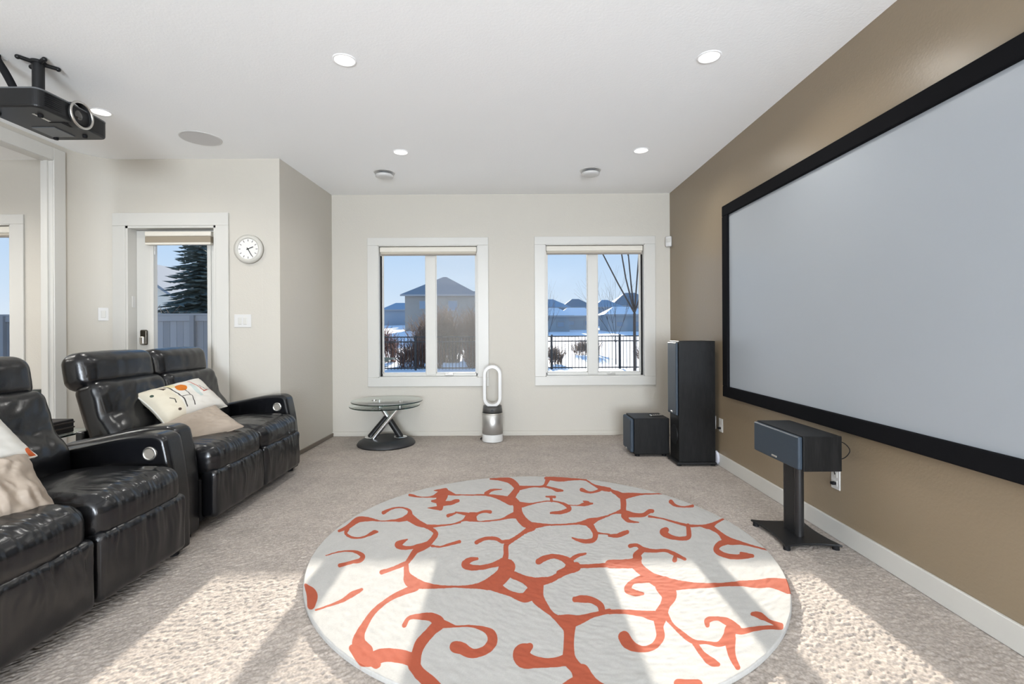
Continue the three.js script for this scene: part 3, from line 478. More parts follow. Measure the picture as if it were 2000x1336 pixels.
// ---------------------------------------------------------------- round rug
function floorPoint(px, py, y = 0.014) { // photo pixel -> floor metres
  const dx = px - VPX, dy = py - VPY, c = Math.cos(-ROLL), s = Math.sin(-ROLL), x = dx * c - dy * s, yy = dx * s + dy * c;
  return [x / yy * (EYE - y), -FOCAL / yy * (EYE - y)];
}
{
  const RX = 0.175, RZ = -2.672, RR = 1.205, S = 2048, HALF = 1.23;
  const cv = document.createElement('canvas'); cv.width = cv.height = S; const g = cv.getContext('2d');
  g.fillStyle = '#acaaa6'; g.fillRect(0, 0, S, S);
  const rr = rng(77);
  const toUV = ([x, z]) => [(x - RX + HALF) / (2 * HALF) * S, (z - RZ + HALF) / (2 * HALF) * S];
  // strokes: tile origin, tile scale, width factor, then [x, y, width] runs read off the photograph
  const tiles = [
    [590, 920, 0.15, 1100, [
      [480,790,.03, 590,740,.05, 740,640,.07, 900,640,.04, 1000,657,.015, 1150,655,.02, 1300,640,.05, 1400,600,.08],
      [1400,600,.08, 1400,530,.04, 1330,490,.02, 1230,485,.018, 1150,505,.025, 1060,550,.045],
      [1400,610,.1, 1500,680,.08, 1620,730,.05, 1730,800,.05, 1740,830,.06, 1680,920,.06, 1600,990,.07, 1480,1050,.07, 1420,1130,.06, 1370,1200,.05],
      [1640,965,.07, 1520,985,.05, 1400,1010,.04, 1290,1000,.06, 1250,970,.08, 1370,900,.015],
      [590,760,.05, 570,820,.035, 640,870,.03, 750,880,.02, 850,850,.03, 940,805,.045, 980,800,.025],
      [310,1110,.01, 450,1070,.016, 600,1050,.02, 720,1070,.04, 790,1120,.055, 760,1170,.055, 640,1200,.04, 490,1240,.045],
      [1370,1200,.035, 1250,1260,.03, 1120,1300,.025],
      [1360,1200,.035, 1350,1330,.04],
      [1620,730,.05, 1800,720,.022, 1900,710,.018, 2060,680,.018],
      [1400,320,.03, 1450,330,.03, 1530,345,.014, 1680,345,.02, 1800,310,.08],
      [1870,270,.06, 1830,330,.12, 1800,400,.1, 1800,490,.06], [1870,262,.06, 1720,260,.01], [1800,400,.08, 1690,400,.02], [1800,490,.06, 1640,490,.01], [1850,430,.06, 1950,420,.05, 2000,400,.05, 2030,395,.04],
      [1900,290,.06, 2000,318,.015], [1900,590,.04, 2000,555,.02], [1690,985,.03, 1800,995,.02, 1900,970,.03, 2050,930,.04]]],
    [890, 920, 0.15, 1150, [
      [0,318,.014, 200,320,.014, 400,320,.022, 560,350,.05, 720,400,.1], [400,300,.05, 460,260,.03, 600,245,.01],
      [450,110,.015, 600,115,.04, 720,140,.07, 800,230,.07, 760,300,.07, 720,360,.09],
      [800,230,.06, 1000,210,.02, 1150,200,.03, 1200,120,.05], [1170,100,.03, 1350,110,.06, 1500,115,.03, 1680,120,.02, 1800,190,.02, 1900,230,.05, 2000,250,.05],
      [1150,205,.025, 1250,230,.025, 1320,255,.04, 1390,262,.025], [1900,230,.05, 1850,265,.03, 1740,285,.025, 1640,250,.045],
      [760,400,.09, 800,450,.09, 815,560,.1, 900,680,.1, 1000,730,.08],
      [820,450,.08, 950,440,.03, 1080,415,.014, 1200,400,.014, 1330,410,.018, 1450,460,.04, 1480,500,.05, 1400,540,.045, 1240,555,.025],
      [1250,395,.03, 1240,355,.03], [1180,340,.02, 1290,345,.03], [1440,450,.015, 1600,455,.014, 1680,440,.045, 1780,430,.02], [1660,400,.01, 1720,420,.04],
      [820,570,.1, 700,600,.05, 600,635,.02, 400,660,.018, 280,660,.018, 200,610,.1, 100,650,.022, 0,690,.018],
      [150,570,.04, 0,545,.018], [200,600,.1, 290,560,.03, 370,535,.03, 450,540,.04],
      [1000,720,.08, 1200,710,.025, 1400,705,.018, 1600,690,.03, 1750,670,.08, 1850,635,.04, 2000,585,.018],
      [1730,680,.09, 1780,750,.06, 1820,830,.06, 1800,900,.055, 1700,925,.05, 1600,910,.035, 1520,880,.018], [1820,815,.03, 1920,825,.018, 2000,835,.02],
      [1000,740,.08, 900,800,.05, 800,870,.045, 720,920,.05, 660,970,.055, 655,1100,.058, 640,1200,.08, 680,1320,.14],
      [680,925,.04, 600,930,.04, 540,895,.04, 440,885,.04, 350,900,.04, 270,940,.045],
      [620,1190,.09, 500,1230,.06, 350,1265,.055, 200,1265,.07, 120,1230,.08, 180,1170,.06, 280,1150,.03],
      [0,940,.03, 35,940,.02], [1080,1190,.07, 1150,1150,.065, 1280,1120,.055, 1400,1150,.07, 1490,1220,.1, 1450,1300,.09, 1350,1340,.07],
      [1500,1170,.05, 1570,1120,.045, 1690,1085,.025], [1500,1240,.06, 1650,1250,.045, 1900,1240,.05, 1980,1235,.06]]],
    [1190, 920, 0.185, 1000, [
      [0,200,.02, 80,240,.05, 140,270,.07, 230,260,.05, 350,250,.02, 560,245,.015], [140,270,.06, 150,350,.06, 150,430,.06, 170,470,.08], [0,470,.015, 60,450,.02, 140,430,.06],
      [170,460,.08, 260,470,.05, 360,470,.045, 430,430,.045, 455,430,.04], [160,480,.07, 200,530,.04, 310,550,.012],
      [420,485,.025, 560,510,.016, 700,550,.024, 850,585,.03, 960,585,.02, 1060,590,.06, 1130,550,.03, 1220,505,.02],
      [830,580,.04, 840,650,.05, 835,705,.05, 750,720,.04, 640,700,.05, 570,650,.075, 600,630,.06],
      [1060,590,.06, 1160,660,.04, 1250,740,.08, 1400,770,.035, 1550,810,.02, 1700,850,.02],
      [1240,750,.07, 1150,790,.06, 1130,840,.06, 1200,890,.055, 1330,915,.055, 1450,905,.06, 1510,905,.04], [1450,900,.06, 1390,875,.03],
      [650,330,.045, 690,365,.03, 780,385,.016, 880,375,.03], [0,690,.03, 80,690,.045, 140,670,.05, 190,650,.04],
      [220,800,.045, 290,790,.035, 350,830,.05, 450,850,.04, 600,850,.035, 700,890,.04, 800,940,.03], [350,840,.06, 290,900,.08, 300,930,.09], [700,890,.03, 690,950,.05]]],
    [590, 1100, 0.17668, 1700, [
      [40,250,.02, 110,360,.07, 100,480,.05], [150,530,.01, 300,480,.014, 450,420,.024, 560,350,.035, 660,300,.018],
      [1150,20,.03, 1160,130,.04, 1200,210,.08, 1330,250,.05, 1500,270,.024, 1698,270,.012],
      [1250,280,.05, 1050,360,.035, 930,430,.03, 780,560,.035, 690,700,.045, 640,800,.06, 630,900,.09, 700,980,.1],
      [560,950,.05, 700,1080,.09, 900,1030,.09, 1080,1040,.09, 1220,1080,.09], [600,1000,.06, 820,1130,.06],
      [1240,1150,.08, 1270,1000,.065, 1310,900,.07, 1440,750,.065, 1510,670,.08, 1440,610,.06, 1330,600,.045, 1180,620,.025, 1130,700,.03], [1540,680,.06, 1698,710,.012],
      [1220,1100,.08, 1290,1220,.08, 1400,1320,.09, 1480,1400,.09], [880,110,.03, 1000,70,.025, 1150,10,.03]]],
    [890, 1100, 0.17668, 1800, [
      [0,270,.012, 150,270,.022, 300,255,.05, 420,225,.09, 530,130,.09, 570,50,.1], [420,255,.07, 600,345,.035, 760,390,.06, 860,330,.09], [640,140,.05, 760,190,.05, 880,250,.09],
      [900,250,.08, 900,380,.08, 980,490,.05, 1060,570,.03, 1180,670,.05, 1250,740,.06], [900,220,.06, 1050,190,.04, 1200,110,.04, 1330,50,.06],
      [1150,600,.02, 1250,650,.08, 1350,640,.06, 1500,590,.035, 1698,540,.03], [1620,550,.04, 1600,480,.04, 1520,425,.04, 1400,405,.045, 1320,410,.035],
      [1260,680,.08, 1255,800,.065, 1250,950,.065, 1260,1080,.08, 1350,1200,.08, 1400,1336,.11, 1420,1450,.1],
      [1240,1080,.08, 1100,1110,.06, 900,1110,.07, 750,1070,.11, 730,1000,.1, 820,930,.04],
      [0,710,.012, 150,705,.014, 280,730,.026, 390,790,.055, 405,880,.06, 330,970,.055, 180,1010,.06, 60,950,.075, 0,940,.075], [1400,1200,.08, 1500,1336,.08, 1650,1430,.07], [1200,1400,.06, 1300,1330,.06]]],
    [1190, 1080, 0.19161, 1700, [
      [0,120,.05, 150,120,.055, 280,110,.06], [250,110,.06, 400,240,.06, 560,320,.08, 800,340,.045, 1000,340,.03, 1200,330,.024, 1350,320,.034, 1500,325,.05, 1650,315,.06, 1830,350,.09],
      [560,340,.11, 610,440,.09, 570,540,.06, 520,660,.08, 510,760,.05, 520,870,.05, 440,970,.04, 310,990,.04, 190,930,.07, 150,865,.07],
      [400,260,.06, 230,310,.03, 190,380,.045, 250,415,.04, 340,425,.02], [0,610,.028, 150,610,.028, 300,625,.035, 450,650,.06],
      [570,640,.04, 640,740,.02, 740,830,.028, 860,915,.03, 1000,925,.02, 1120,940,.035, 1220,860,.07, 1240,780,.06, 1350,810,.04, 1450,790,.03, 1600,770,.025, 1750,770,.03],
      [870,930,.03, 950,1040,.035, 1040,1120,.05, 1110,1150,.025], [1230,880,.07, 1240,1000,.05, 1260,1080,.04, 1310,1180,.03],
      [1300,780,.05, 1200,710,.045, 1100,680,.026, 1000,700,.035, 1000,750,.025], [1750,750,.03, 1620,700,.022, 1530,645,.04, 1460,630,.025], [700,1340,.05, 900,1350,.06]]],
  ];
  g.fillStyle = '#9e4a30';
  for (const [ox, oy, sc, wf, strokes] of tiles) for (const st of strokes) {
    const pts = []; for (let i = 0; i < st.length; i += 3) pts.push([ox + st[i] * sc, oy + st[i + 1] * sc, st[i + 2] * wf * sc / 2]);
    const c = new THREE.CatmullRomCurve3(pts.map(([a, b, w]) => V(a, b, w)), false, 'centripetal');
    const n = Math.max(16, pts.length * 22);
    for (let i = 0; i <= n; i++) {
      const q = c.getPoint(i / n), r = Math.max(0.7, q.z) * 1.0;
      g.beginPath();
      for (let k = 0; k < 18; k++) { const a = k / 18 * Math.PI * 2, [u, v] = toUV(floorPoint(q.x + r * Math.cos(a), q.y + r * Math.sin(a))); k ? g.lineTo(u, v) : g.moveTo(u, v); }
      g.closePath(); g.fill();
    }
  }
  // wool mottling
  const im = g.getImageData(0, 0, S, S), dd = im.data;
  for (let j = 0; j < S; j++) for (let i = 0; i < S; i++) { const k = 0.955 + 0.07 * n200((i * 3 % S) / S, (j * 3 % S) / S) * rr() + 0.03 * n64(i / S, j / S), o = (j * S + i) * 4; for (let c = 0; c < 3; c++) dd[o + c] = Math.min(255, dd[o + c] * k); }
  g.putImageData(im, 0, 0);
  const tex = new THREE.CanvasTexture(cv); tex.colorSpace = THREE.SRGBColorSpace; tex.flipY = false; tex.anisotropy = 8;
  const rings = 150, seg = 420, pos = [], uv = [], idx = [], prof = [];
  for (let i = 0; i <= rings; i++) prof.push([(RR - 0.006) * i / rings, 0.018]);
  for (let k = 1; k <= 5; k++) { const a = k / 5 * Math.PI / 2; prof.push([RR - 0.006 + 0.006 * Math.sin(a), 0.012 + 0.006 * Math.cos(a)]); }
  prof.push([RR, 0.0]);
  for (const [r, y] of prof) for (let s = 0; s <= seg; s++) {
    const a = s / seg * Math.PI * 2, x = r * Math.cos(a), z = r * Math.sin(a), f = y > 0.017 ? 1 : 0;
    pos.push(x, y + f * (0.0017 * noise.noise(x * 42, 4.4, z * 60) + 0.0012 * noise.noise(x * 90, 7.7, z * 105)), z); uv.push((x + HALF) / (2 * HALF), (z + HALF) / (2 * HALF));
  }
  for (let i = 0; i < prof.length - 1; i++) for (let s = 0; s < seg; s++) { const a = i * (seg + 1) + s, b = a + 1, c = a + seg + 1, d = c + 1; idx.push(a, b, c, b, d, c); }
  const geo = new THREE.BufferGeometry(); geo.setAttribute('position', new THREE.Float32BufferAttribute(pos, 3)); geo.setAttribute('uv', new THREE.Float32BufferAttribute(uv, 2)); geo.setIndex(idx); geo.computeVertexNormals();
  const rug = tag(obj('round_rug', geo, std(lin(1, 1, 1), 0.95, { map: tex })), 'large round ivory rug with orange scrollwork on the carpet', 'rug');
  rug.position.set(RX, 0, RZ);
}

// ---------------------------------------------------------------- sofas
function leatherArm(side) { // profile in x (front = +) and y
  const s = new THREE.Shape();
  s.moveTo(-0.80, 0.035); s.lineTo(-0.80, 0.50); s.quadraticCurveTo(-0.80, 0.555, -0.74, 0.565);
  s.bezierCurveTo(-0.50, 0.605, -0.36, 0.655, -0.20, 0.652); s.quadraticCurveTo(-0.145, 0.645, -0.14, 0.605);
  s.bezierCurveTo(-0.115, 0.50, -0.10, 0.40, -0.095, 0.28); s.lineTo(-0.095, 0.035); s.closePath();
  const g = new THREE.ExtrudeGeometry(s, { depth: 0.078, bevelEnabled: true, bevelThickness: 0.034, bevelSize: 0.024, bevelOffset: -0.02, bevelSegments: 6, curveSegments: 14 });
  g.translate(0, 0, -0.039); return smoothEdges(g);
}
function smoothEdges(g) { return boxUV(g); }
function makeSofa(W, label, pos) {
  const t = thing('reclining_loveseat', label, 'sofa', pos, 'black leather loveseats');
  const armT = 0.146;
  obj('base', box(-0.80, -0.10, 0.06, 0.31, -W, W, 0.01), M.blackMatte, t);
  for (const sg of [-1, 1]) {
    const arm = obj('arm', leatherArm(), M.leather, t); arm.position.z = sg * (W + armT / 2 + 0.004);
    const bz = sg * (W + 0.004);
    const ring = new THREE.TorusGeometry(0.031, 0.006, 12, 36); ring.translate(0, 0, 0);
    const b = obj('recline_button', ring, M.satin, arm); b.position.set(-0.215, 0.556, -sg * (armT / 2 + 0.001));
    const disc = obj('button_face', new THREE.CylinderGeometry(0.029, 0.029, 0.008, 32).rotateX(Math.PI / 2), M.satinLight = M.satinLight ?? std(lin(0.55, 0.5, 0.43), 0.35, { metalness: 0.7 }), arm); disc.position.set(-0.215, 0.556, -sg * (armT / 2 - 0.001));
    void bz;
    for (const x of [-0.72, -0.14]) { const f = new THREE.CylinderGeometry(0.025, 0.025, 0.037, 16); f.translate(x, 0.0185, sg * (W + 0.07)); obj('foot', f, M.blackMatte, t); }
  }
  for (const k of [-1, 1]) {
    const zc = k * W / 2, sd = k * 3.7 + pos[2];
    // seat cushion: waterfall front with gathered leather
    const seatW = 0.64;
    const seat = softBox(seatW, 0.2, W - 0.012, { r: 0.075, seg: [48, 24, 84], bulge: [0.012, 0.022, 0.004],
      shape: (x, y, z) => [x, y - 0.035 * Math.max(0, -x / seatW * 2) ** 1.5, z],
      disp: (x, y, z, nx, ny) => {
        const e = Math.exp(-(((x - 0.245) / 0.09) ** 2)) * Math.exp(-(((y - 0.05) / 0.075) ** 2));
        const fold = 0.55 * noise.noise(z * 24 + 1.6 * noise.noise(x * 9, sd, z * 6), x * 4, sd) + 0.6 * noise.noise(z * 52 + 2 * noise.noise(x * 11, sd, z * 9), x * 6, sd + 8);
        return 0.013 * e * fold + 0.005 * noise.noise(x * 7, sd + 5, z * 7) * Math.max(0, ny) + 0.0018 * noise.noise(x * 30, y * 30, z * 14 + sd);
      } });
    seat.translate(-0.345, 0.408, zc);
    obj('seat_cushion', seat, M.leather, t);
    // footrest panel
    const fr = softBox(0.10, 0.285, W - 0.014, { r: 0.03, seg: [12, 44, 96], bulge: [0.01, 0.004, 0],
      disp: (x, y, z, nx, ny) => {
        const top = THREE.MathUtils.smoothstep(y, -0.12, 0.15), f = 0.6 * noise.noise(z * 22 + 1.2 * noise.noise(z * 8, y * 6, sd), y * 4.5, sd + 9) + 0.5 * noise.noise(z * 48 + 1.5 * noise.noise(z * 10, y * 8, sd), y * 6, sd + 6);
        return Math.max(0, nx + 0.3 * Math.max(0, ny)) * (0.012 * top * f + 0.005 * noise.noise(z * 13, y * 5, sd + 3));
      } });
    fr.translate(-0.062, 0.219, zc);
    obj('footrest', fr, M.leather, t);
    obj('footrest_bracket', box(-0.16, -0.10, 0.1, 0.28, zc - W / 2 + 0.06, zc + W / 2 - 0.06, 0.006), M.blackMatte, t);
    // backrest, leaning
    const back = softBox(0.17, 0.50, W - 0.012, { r: 0.06, seg: [18, 44, 44], bulge: [0.025, 0, 0.004],
      disp: (x, y, z, nx) => Math.max(0, nx) * (0.030 * Math.exp(-(((y + 0.10) / 0.09) ** 2)) - 0.02 * Math.exp(-(((y - 0.03) / 0.05) ** 2)) * (0.7 + 0.5 * noise.noise(z * 5, sd, 2)) + 0.006 * noise.noise(z * 9, y * 9, sd) + 0.004 * noise.noise(z * 20 + y * 12, y * 16, sd + 2)) });
    back.rotateZ(0.30); back.translate(-0.735, 0.645, zc);
    obj('backrest', back, M.leather, t);
    const head = softBox(0.175, 0.232, W - 0.01, { r: 0.07, seg: [22, 22, 44], bulge: [0.02, 0.008, 0.006],
      disp: (x, y, z, nx) => Math.max(0, nx) * 0.003 * noise.noise(z * 16, y * 6, sd + 1) + 0.001 * noise.noise(z * 30, y * 30, x * 30) });
    head.rotateZ(0.16); head.translate(-0.868, 0.948, zc);
    obj('headrest', head, M.leather, t);
    obj('headrest_bracket', box(-0.90, -0.82, 0.80, 0.88, zc - 0.12, zc + 0.12, 0.01), M.blackMatte, t);
  }
  obj('back_panel', box(-0.845, -0.79, 0.06, 0.60, -W, W, 0.015), M.leather, t);
  return t;
}
makeSofa(0.55, 'black leather reclining loveseat with the pleated taupe cushion', [-1.64, 0, -1.95]);
makeSofa(0.60, 'black leather reclining loveseat in front of the patio door', [-1.72, 0, -3.46]);

// ---------------------------------------------------------------- cushions
function pillowGeo(w, h, t, seed, pleats = 0, flange = 0) {
  const N = 36, pos = [], uv = [], idx = [];
  for (const side of [1, -1]) {
    const base = pos.length / 3;
    for (let j = 0; j <= N; j++) for (let i = 0; i <= N; i++) {
      const u = i / N * 2 - 1, v = j / N * 2 - 1;
      const f = Math.sqrt(Math.max(0, (1 - Math.abs(u) ** 3.2) * (1 - Math.abs(v) ** 3.2)));
      const x = u * w / 2 * (1 - 0.07 * (1 - v * v)), y = v * h / 2 * (1 - 0.07 * (1 - u * u));
      const z = side * (t / 2 * f + 0.003) + 0.010 * f * noise.noise(u * 2.6, v * 2.6, seed) + 0.006 * f * noise.noise(u * 6, v * 6, seed + 4) + side * pleats * f * 0.012 * noise.noise(u * 9 + 2 * noise.noise(u * 2, v * 2, seed), v * 1.5, seed);
      pos.push(x, y, z); uv.push((u + 1) / 2, (v + 1) / 2);
    }
    for (let j = 0; j < N; j++) for (let i = 0; i < N; i++) { const a = base + j * (N + 1) + i, b = a + 1, c = a + N + 1, d = c + 1; side > 0 ? idx.push(a, b, c, b, d, c) : idx.push(a, c, b, b, c, d); }
  }
  // close the rim
  const ring = []; for (let i = 0; i < N; i++) ring.push(i); for (let j = 0; j < N; j++) ring.push(j * (N + 1) + N); for (let i = N; i > 0; i--) ring.push(N * (N + 1) + i); for (let j = N; j > 0; j--) ring.push(j * (N + 1));
  const off = (N + 1) * (N + 1);
  for (let k = 0; k < ring.length; k++) { const a = ring[k], b = ring[(k + 1) % ring.length]; idx.push(a, a + off, b, b, a + off, b + off); }
  const g = new THREE.BufferGeometry(); g.setAttribute('position', new THREE.Float32BufferAttribute(pos, 3)); g.setAttribute('uv', new THREE.Float32BufferAttribute(uv, 2)); g.setIndex(idx); g.computeVertexNormals();
  if (flange) return g; return g;
}
function rimTube(w, h, r) { // piping along the seam
  const pts = []; for (let k = 0; k < 80; k++) { const a = k / 80 * 4, e = Math.floor(a), f = (a - e) * 2 - 1; let u, v; if (e === 0) [u, v] = [f, -1]; else if (e === 1) [u, v] = [1, f]; else if (e === 2) [u, v] = [-f, 1]; else [u, v] = [-1, -f]; pts.push(V(u * w / 2 * (1 - 0.07 * (1 - v * v)), v * h / 2 * (1 - 0.07 * (1 - u * u)), 0)); }
  return new THREE.TubeGeometry(new THREE.CatmullRomCurve3(pts, true), 160, r, 6, true);
}
const printTex = (() => {
  const c = document.createElement('canvas'); c.width = 1024; c.height = 768; const g = c.getContext('2d');
  g.fillStyle = '#e9e4da'; g.fillRect(0, 0, 1024, 768);
  g.fillStyle = '#e6dcc6'; g.beginPath(); g.moveTo(0, 0); g.lineTo(300, 0); g.quadraticCurveTo(380, 300, 300, 768); g.lineTo(0, 768); g.fill();
  g.fillStyle = '#ece0b4'; g.fillRect(330, 10, 130, 180);
  g.fillStyle = '#d9770f'; g.beginPath(); g.ellipse(500, 220, 92, 84, 0, 0, 7); g.fill();
  g.fillStyle = '#c9d4cf'; g.fillRect(650, 190, 60, 330);
  g.lineCap = 'round'; g.strokeStyle = '#3b3634'; g.lineWidth = 20;
  g.beginPath(); g.moveTo(300, 110); g.quadraticCurveTo(420, 330, 350, 640); g.stroke();
  g.lineWidth = 15; g.beginPath(); g.moveTo(400, 420); g.lineTo(520, 440); g.moveTo(520, 300); g.quadraticCurveTo(545, 480, 480, 650); g.stroke();
  g.beginPath(); g.moveTo(210, 380); g.lineTo(255, 440); g.lineTo(245, 500); g.stroke();
  g.fillStyle = '#3c4a3c'; g.beginPath(); g.ellipse(70, 200, 22, 26, 0, 0, 7); g.fill(); g.fillStyle = '#4a3a30'; g.beginPath(); g.moveTo(190, 90); g.lineTo(290, 170); g.lineTo(230, 190); g.fill();
  g.beginPath(); g.ellipse(230, 640, 26, 20, 0.5, 0, 7); g.fill();
  g.strokeStyle = '#c75a4a'; g.lineWidth = 22; g.beginPath(); g.moveTo(700, 110); g.lineTo(760, 250); g.lineTo(770, 430); g.lineTo(850, 420); g.moveTo(960, 380); g.lineTo(970, 450); g.stroke();
  g.strokeStyle = '#5b4a58'; g.lineWidth = 12; g.beginPath(); g.moveTo(800, 260); g.lineTo(830, 400); g.lineTo(950, 380); g.stroke();
  const t = new THREE.CanvasTexture(c); t.colorSpace = THREE.SRGBColorSpace; return t;
})();
M.print = std(lin(0.70, 0.70, 0.70), 0.85, { map: printTex });
M.spotPrint = (() => {
  const c = document.createElement('canvas'); c.width = c.height = 512; const g = c.getContext('2d');
  g.fillStyle = '#dfdcd4'; g.fillRect(0, 0, 512, 512); g.fillStyle = '#d8642c'; g.beginPath(); g.ellipse(500, 486, 30, 26, 0, 0, 7); g.fill();
  const t = new THREE.CanvasTexture(c); t.colorSpace = THREE.SRGBColorSpace; return std(lin(0.70, 0.70, 0.70), 0.85, { map: t });
})();
M.taupe = phys(lin(0.33, 0.27, 0.215), 0.55, { sheen: 0.5, sheenRoughness: 0.4, sheenColor: lin(0.6, 0.52, 0.45) });
M.taupePipe = std(lin(0.30, 0.24, 0.19), 0.7);
M.ivory = std(lin(0.55, 0.53, 0.48), 0.85);
function cushion(name, label, center, right, normal, w, h, th, seed, mat, pipeMat, pleats, group) {
  const t = thing(name, label, 'cushion', center, group);
  const r = V(...right).normalize(), n = V(...normal); n.addScaledVector(r, -n.dot(r)).normalize(); const u = n.clone().cross(r);
  t.quaternion.setFromRotationMatrix(new THREE.Matrix4().makeBasis(r, u, n));
  obj('cover', pillowGeo(w, h, th, seed, pleats), mat, t);
  obj('piping', rimTube(w, h, 0.005), pipeMat, t);
  return t;
}
cushion('printed_cushion', 'white cushion printed with an orange dot and dark lines, by the patio door', [-2.229, 0.715, -3.325], [0.115, 0.053, -0.40], [0.592, 0.76, 0.27], 0.47, 0.31, 0.15, 1, M.print, M.ivory, 0);
cushion('taupe_cushion', 'satin taupe cushion under the printed one on the sofa by the patio door', [-2.025, 0.565, -3.20], [0.156, 0.072, -0.32], [0.327, 0.872, 0.356], 0.385, 0.30, 0.10, 5, M.taupe, M.taupePipe, 0.3);
cushion('white_cushion', 'white cushion with an orange corner above the pleated taupe cushion', [-2.117, 0.776, -1.793], [0.15, 0.08, -0.98], [0.672, 0.713, 0.161], 0.45, 0.35, 0.13, 9, M.spotPrint, M.ivory, 0);
cushion('pleated_taupe_cushion', 'pleated taupe satin cushion lying on the black loveseat', [-1.932, 0.569, -1.754], [0.2, 0.0, -0.98], [0.774, 0.588, 0.158], 0.43, 0.31, 0.15, 13, M.taupe, M.taupePipe, 2.4);

// ---------------------------------------------------------------- glass side table between the sofa backs, with a box; vase beyond
{
  const t = thing('glass_side_table', 'small glass-topped side table behind the two loveseats', 'side table', [-3.28, 0, -3.42]);
  obj('glass_top', box(-0.21, 0.21, 0.462, 0.474, -0.2, 0.2, 0.003), M.tableGlass = phys(lin(0.97, 1.0, 0.99), 0.01, { transmission: 1, thickness: 0.01, ior: 1.5, attenuationColor: lin(0.62, 0.86, 0.82), attenuationDistance: 0.09 }), t);
  for (const [x, z] of [[-0.18, -0.17], [0.18, -0.17], [-0.18, 0.17], [0.18, 0.17]]) obj('leg', tubeBetween(V(x, 0, z), V(x, 0.462, z), 0.011), M.chrome, t);
  const b = thing('woven_box', 'dark brown woven box standing on the glass side table', 'box', [-3.25, 0.474, -3.40]);
  obj('body', box(-0.12, 0.12, 0, 0.095, -0.09, 0.09, 0.008), std(lin(0.022, 0.017, 0.014), 0.6), b);
  obj('strap', [box(-0.123, 0.123, 0.03, 0.042, -0.093, 0.093, 0.003), box(-0.123, 0.123, 0.066, 0.078, -0.093, 0.093, 0.003)], std(lin(0.06, 0.045, 0.035), 0.6), b);
  const v = tag(obj('floor_vase', lathe([[0, 0], [0.09, 0], [0.1, 0.03], [0.07, 0.15], [0.08, 0.4], [0.11, 0.58], [0.1, 0.66], [0.075, 0.69], [0.065, 0.685], [0.06, 0.6], [0, 0.6]], 40), std(lin(0.02, 0.026, 0.022), 0.4)), 'dark slim floor vase just inside the opening to the next room', 'vase');
  v.position.set(-4.13, 0, -4.22);
}

// ---------------------------------------------------------------- glass table by the window
{
  const t = thing('swivel_glass_table', 'round two-tier glass coffee table on crossed chrome and black tubes', 'coffee table', [-1.275, 0, -5.10]);
  obj('base', lathe([[0, 0.0], [0.295, 0.0], [0.302, 0.012], [0.285, 0.035], [0.235, 0.062], [0.2, 0.07], [0, 0.072]], 64), std(lin(0.016, 0.016, 0.017), 0.5), t);
  const disc = (r, y, x, z) => { const g = lathe([[0, y], [r - 0.003, y], [r, y + 0.003], [r, y + 0.008], [r - 0.003, y + 0.011], [0, y + 0.011]], 80); g.translate(x, 0, z); return g; };
  obj('upper_glass', disc(0.37, 0.452, 0.012, 0.0), M.tableGlass, t);
  obj('lower_glass', disc(0.365, 0.405, -0.012, 0.0), M.tableGlass, t);
  const A0 = V(-0.15, 0.07, 0.03), A1 = V(0.13, 0.405, -0.02), B0 = V(0.145, 0.07, -0.03), B1 = V(-0.085, 0.405, -0.06), L = (a, b, k) => a.clone().lerp(b, k);
  obj('black_tube', tubeBetween(A0.clone().add(V(-0.03, 0, -0.05)), L(A0, A1, 0.62).add(V(-0.03, 0, -0.05)), 0.03), M.blackPlastic, t);
  obj('chrome_tube', tubeBetween(A0.clone().add(V(0.03, 0, 0.03)), A1.clone().add(V(0.02, 0, 0.03)), 0.021), M.chrome, t);
  obj('black_tube', tubeBetween(B0, L(B0, B1, 0.62), 0.034), M.blackPlastic, t);
  obj('chrome_tube', tubeBetween(L(B0, B1, 0.58), B1, 0.023), M.chrome, t);
  for (const p of [V(-0.16, 0.071, -0.01), V(0.145, 0.071, -0.03)]) { const g = lathe([[0.0, 0.008], [0.05, 0.008], [0.066, 0.003], [0.068, 0]], 36); g.translate(p.x, p.y, p.z); obj('collar', g, M.chrome, t); }
  for (const p of [A1.clone().add(V(0.02, 0, 0.03)), B1]) { const g = new THREE.CylinderGeometry(0.026, 0.026, 0.045, 28); g.translate(p.x, 0.43, p.z); obj('glass_spacer', g, M.chrome, t); }
  const cap = new THREE.CylinderGeometry(0.03, 0.03, 0.006, 28); cap.translate(-0.13, 0.466, -0.02); obj('swivel_cap', cap, M.chrome, t);
}
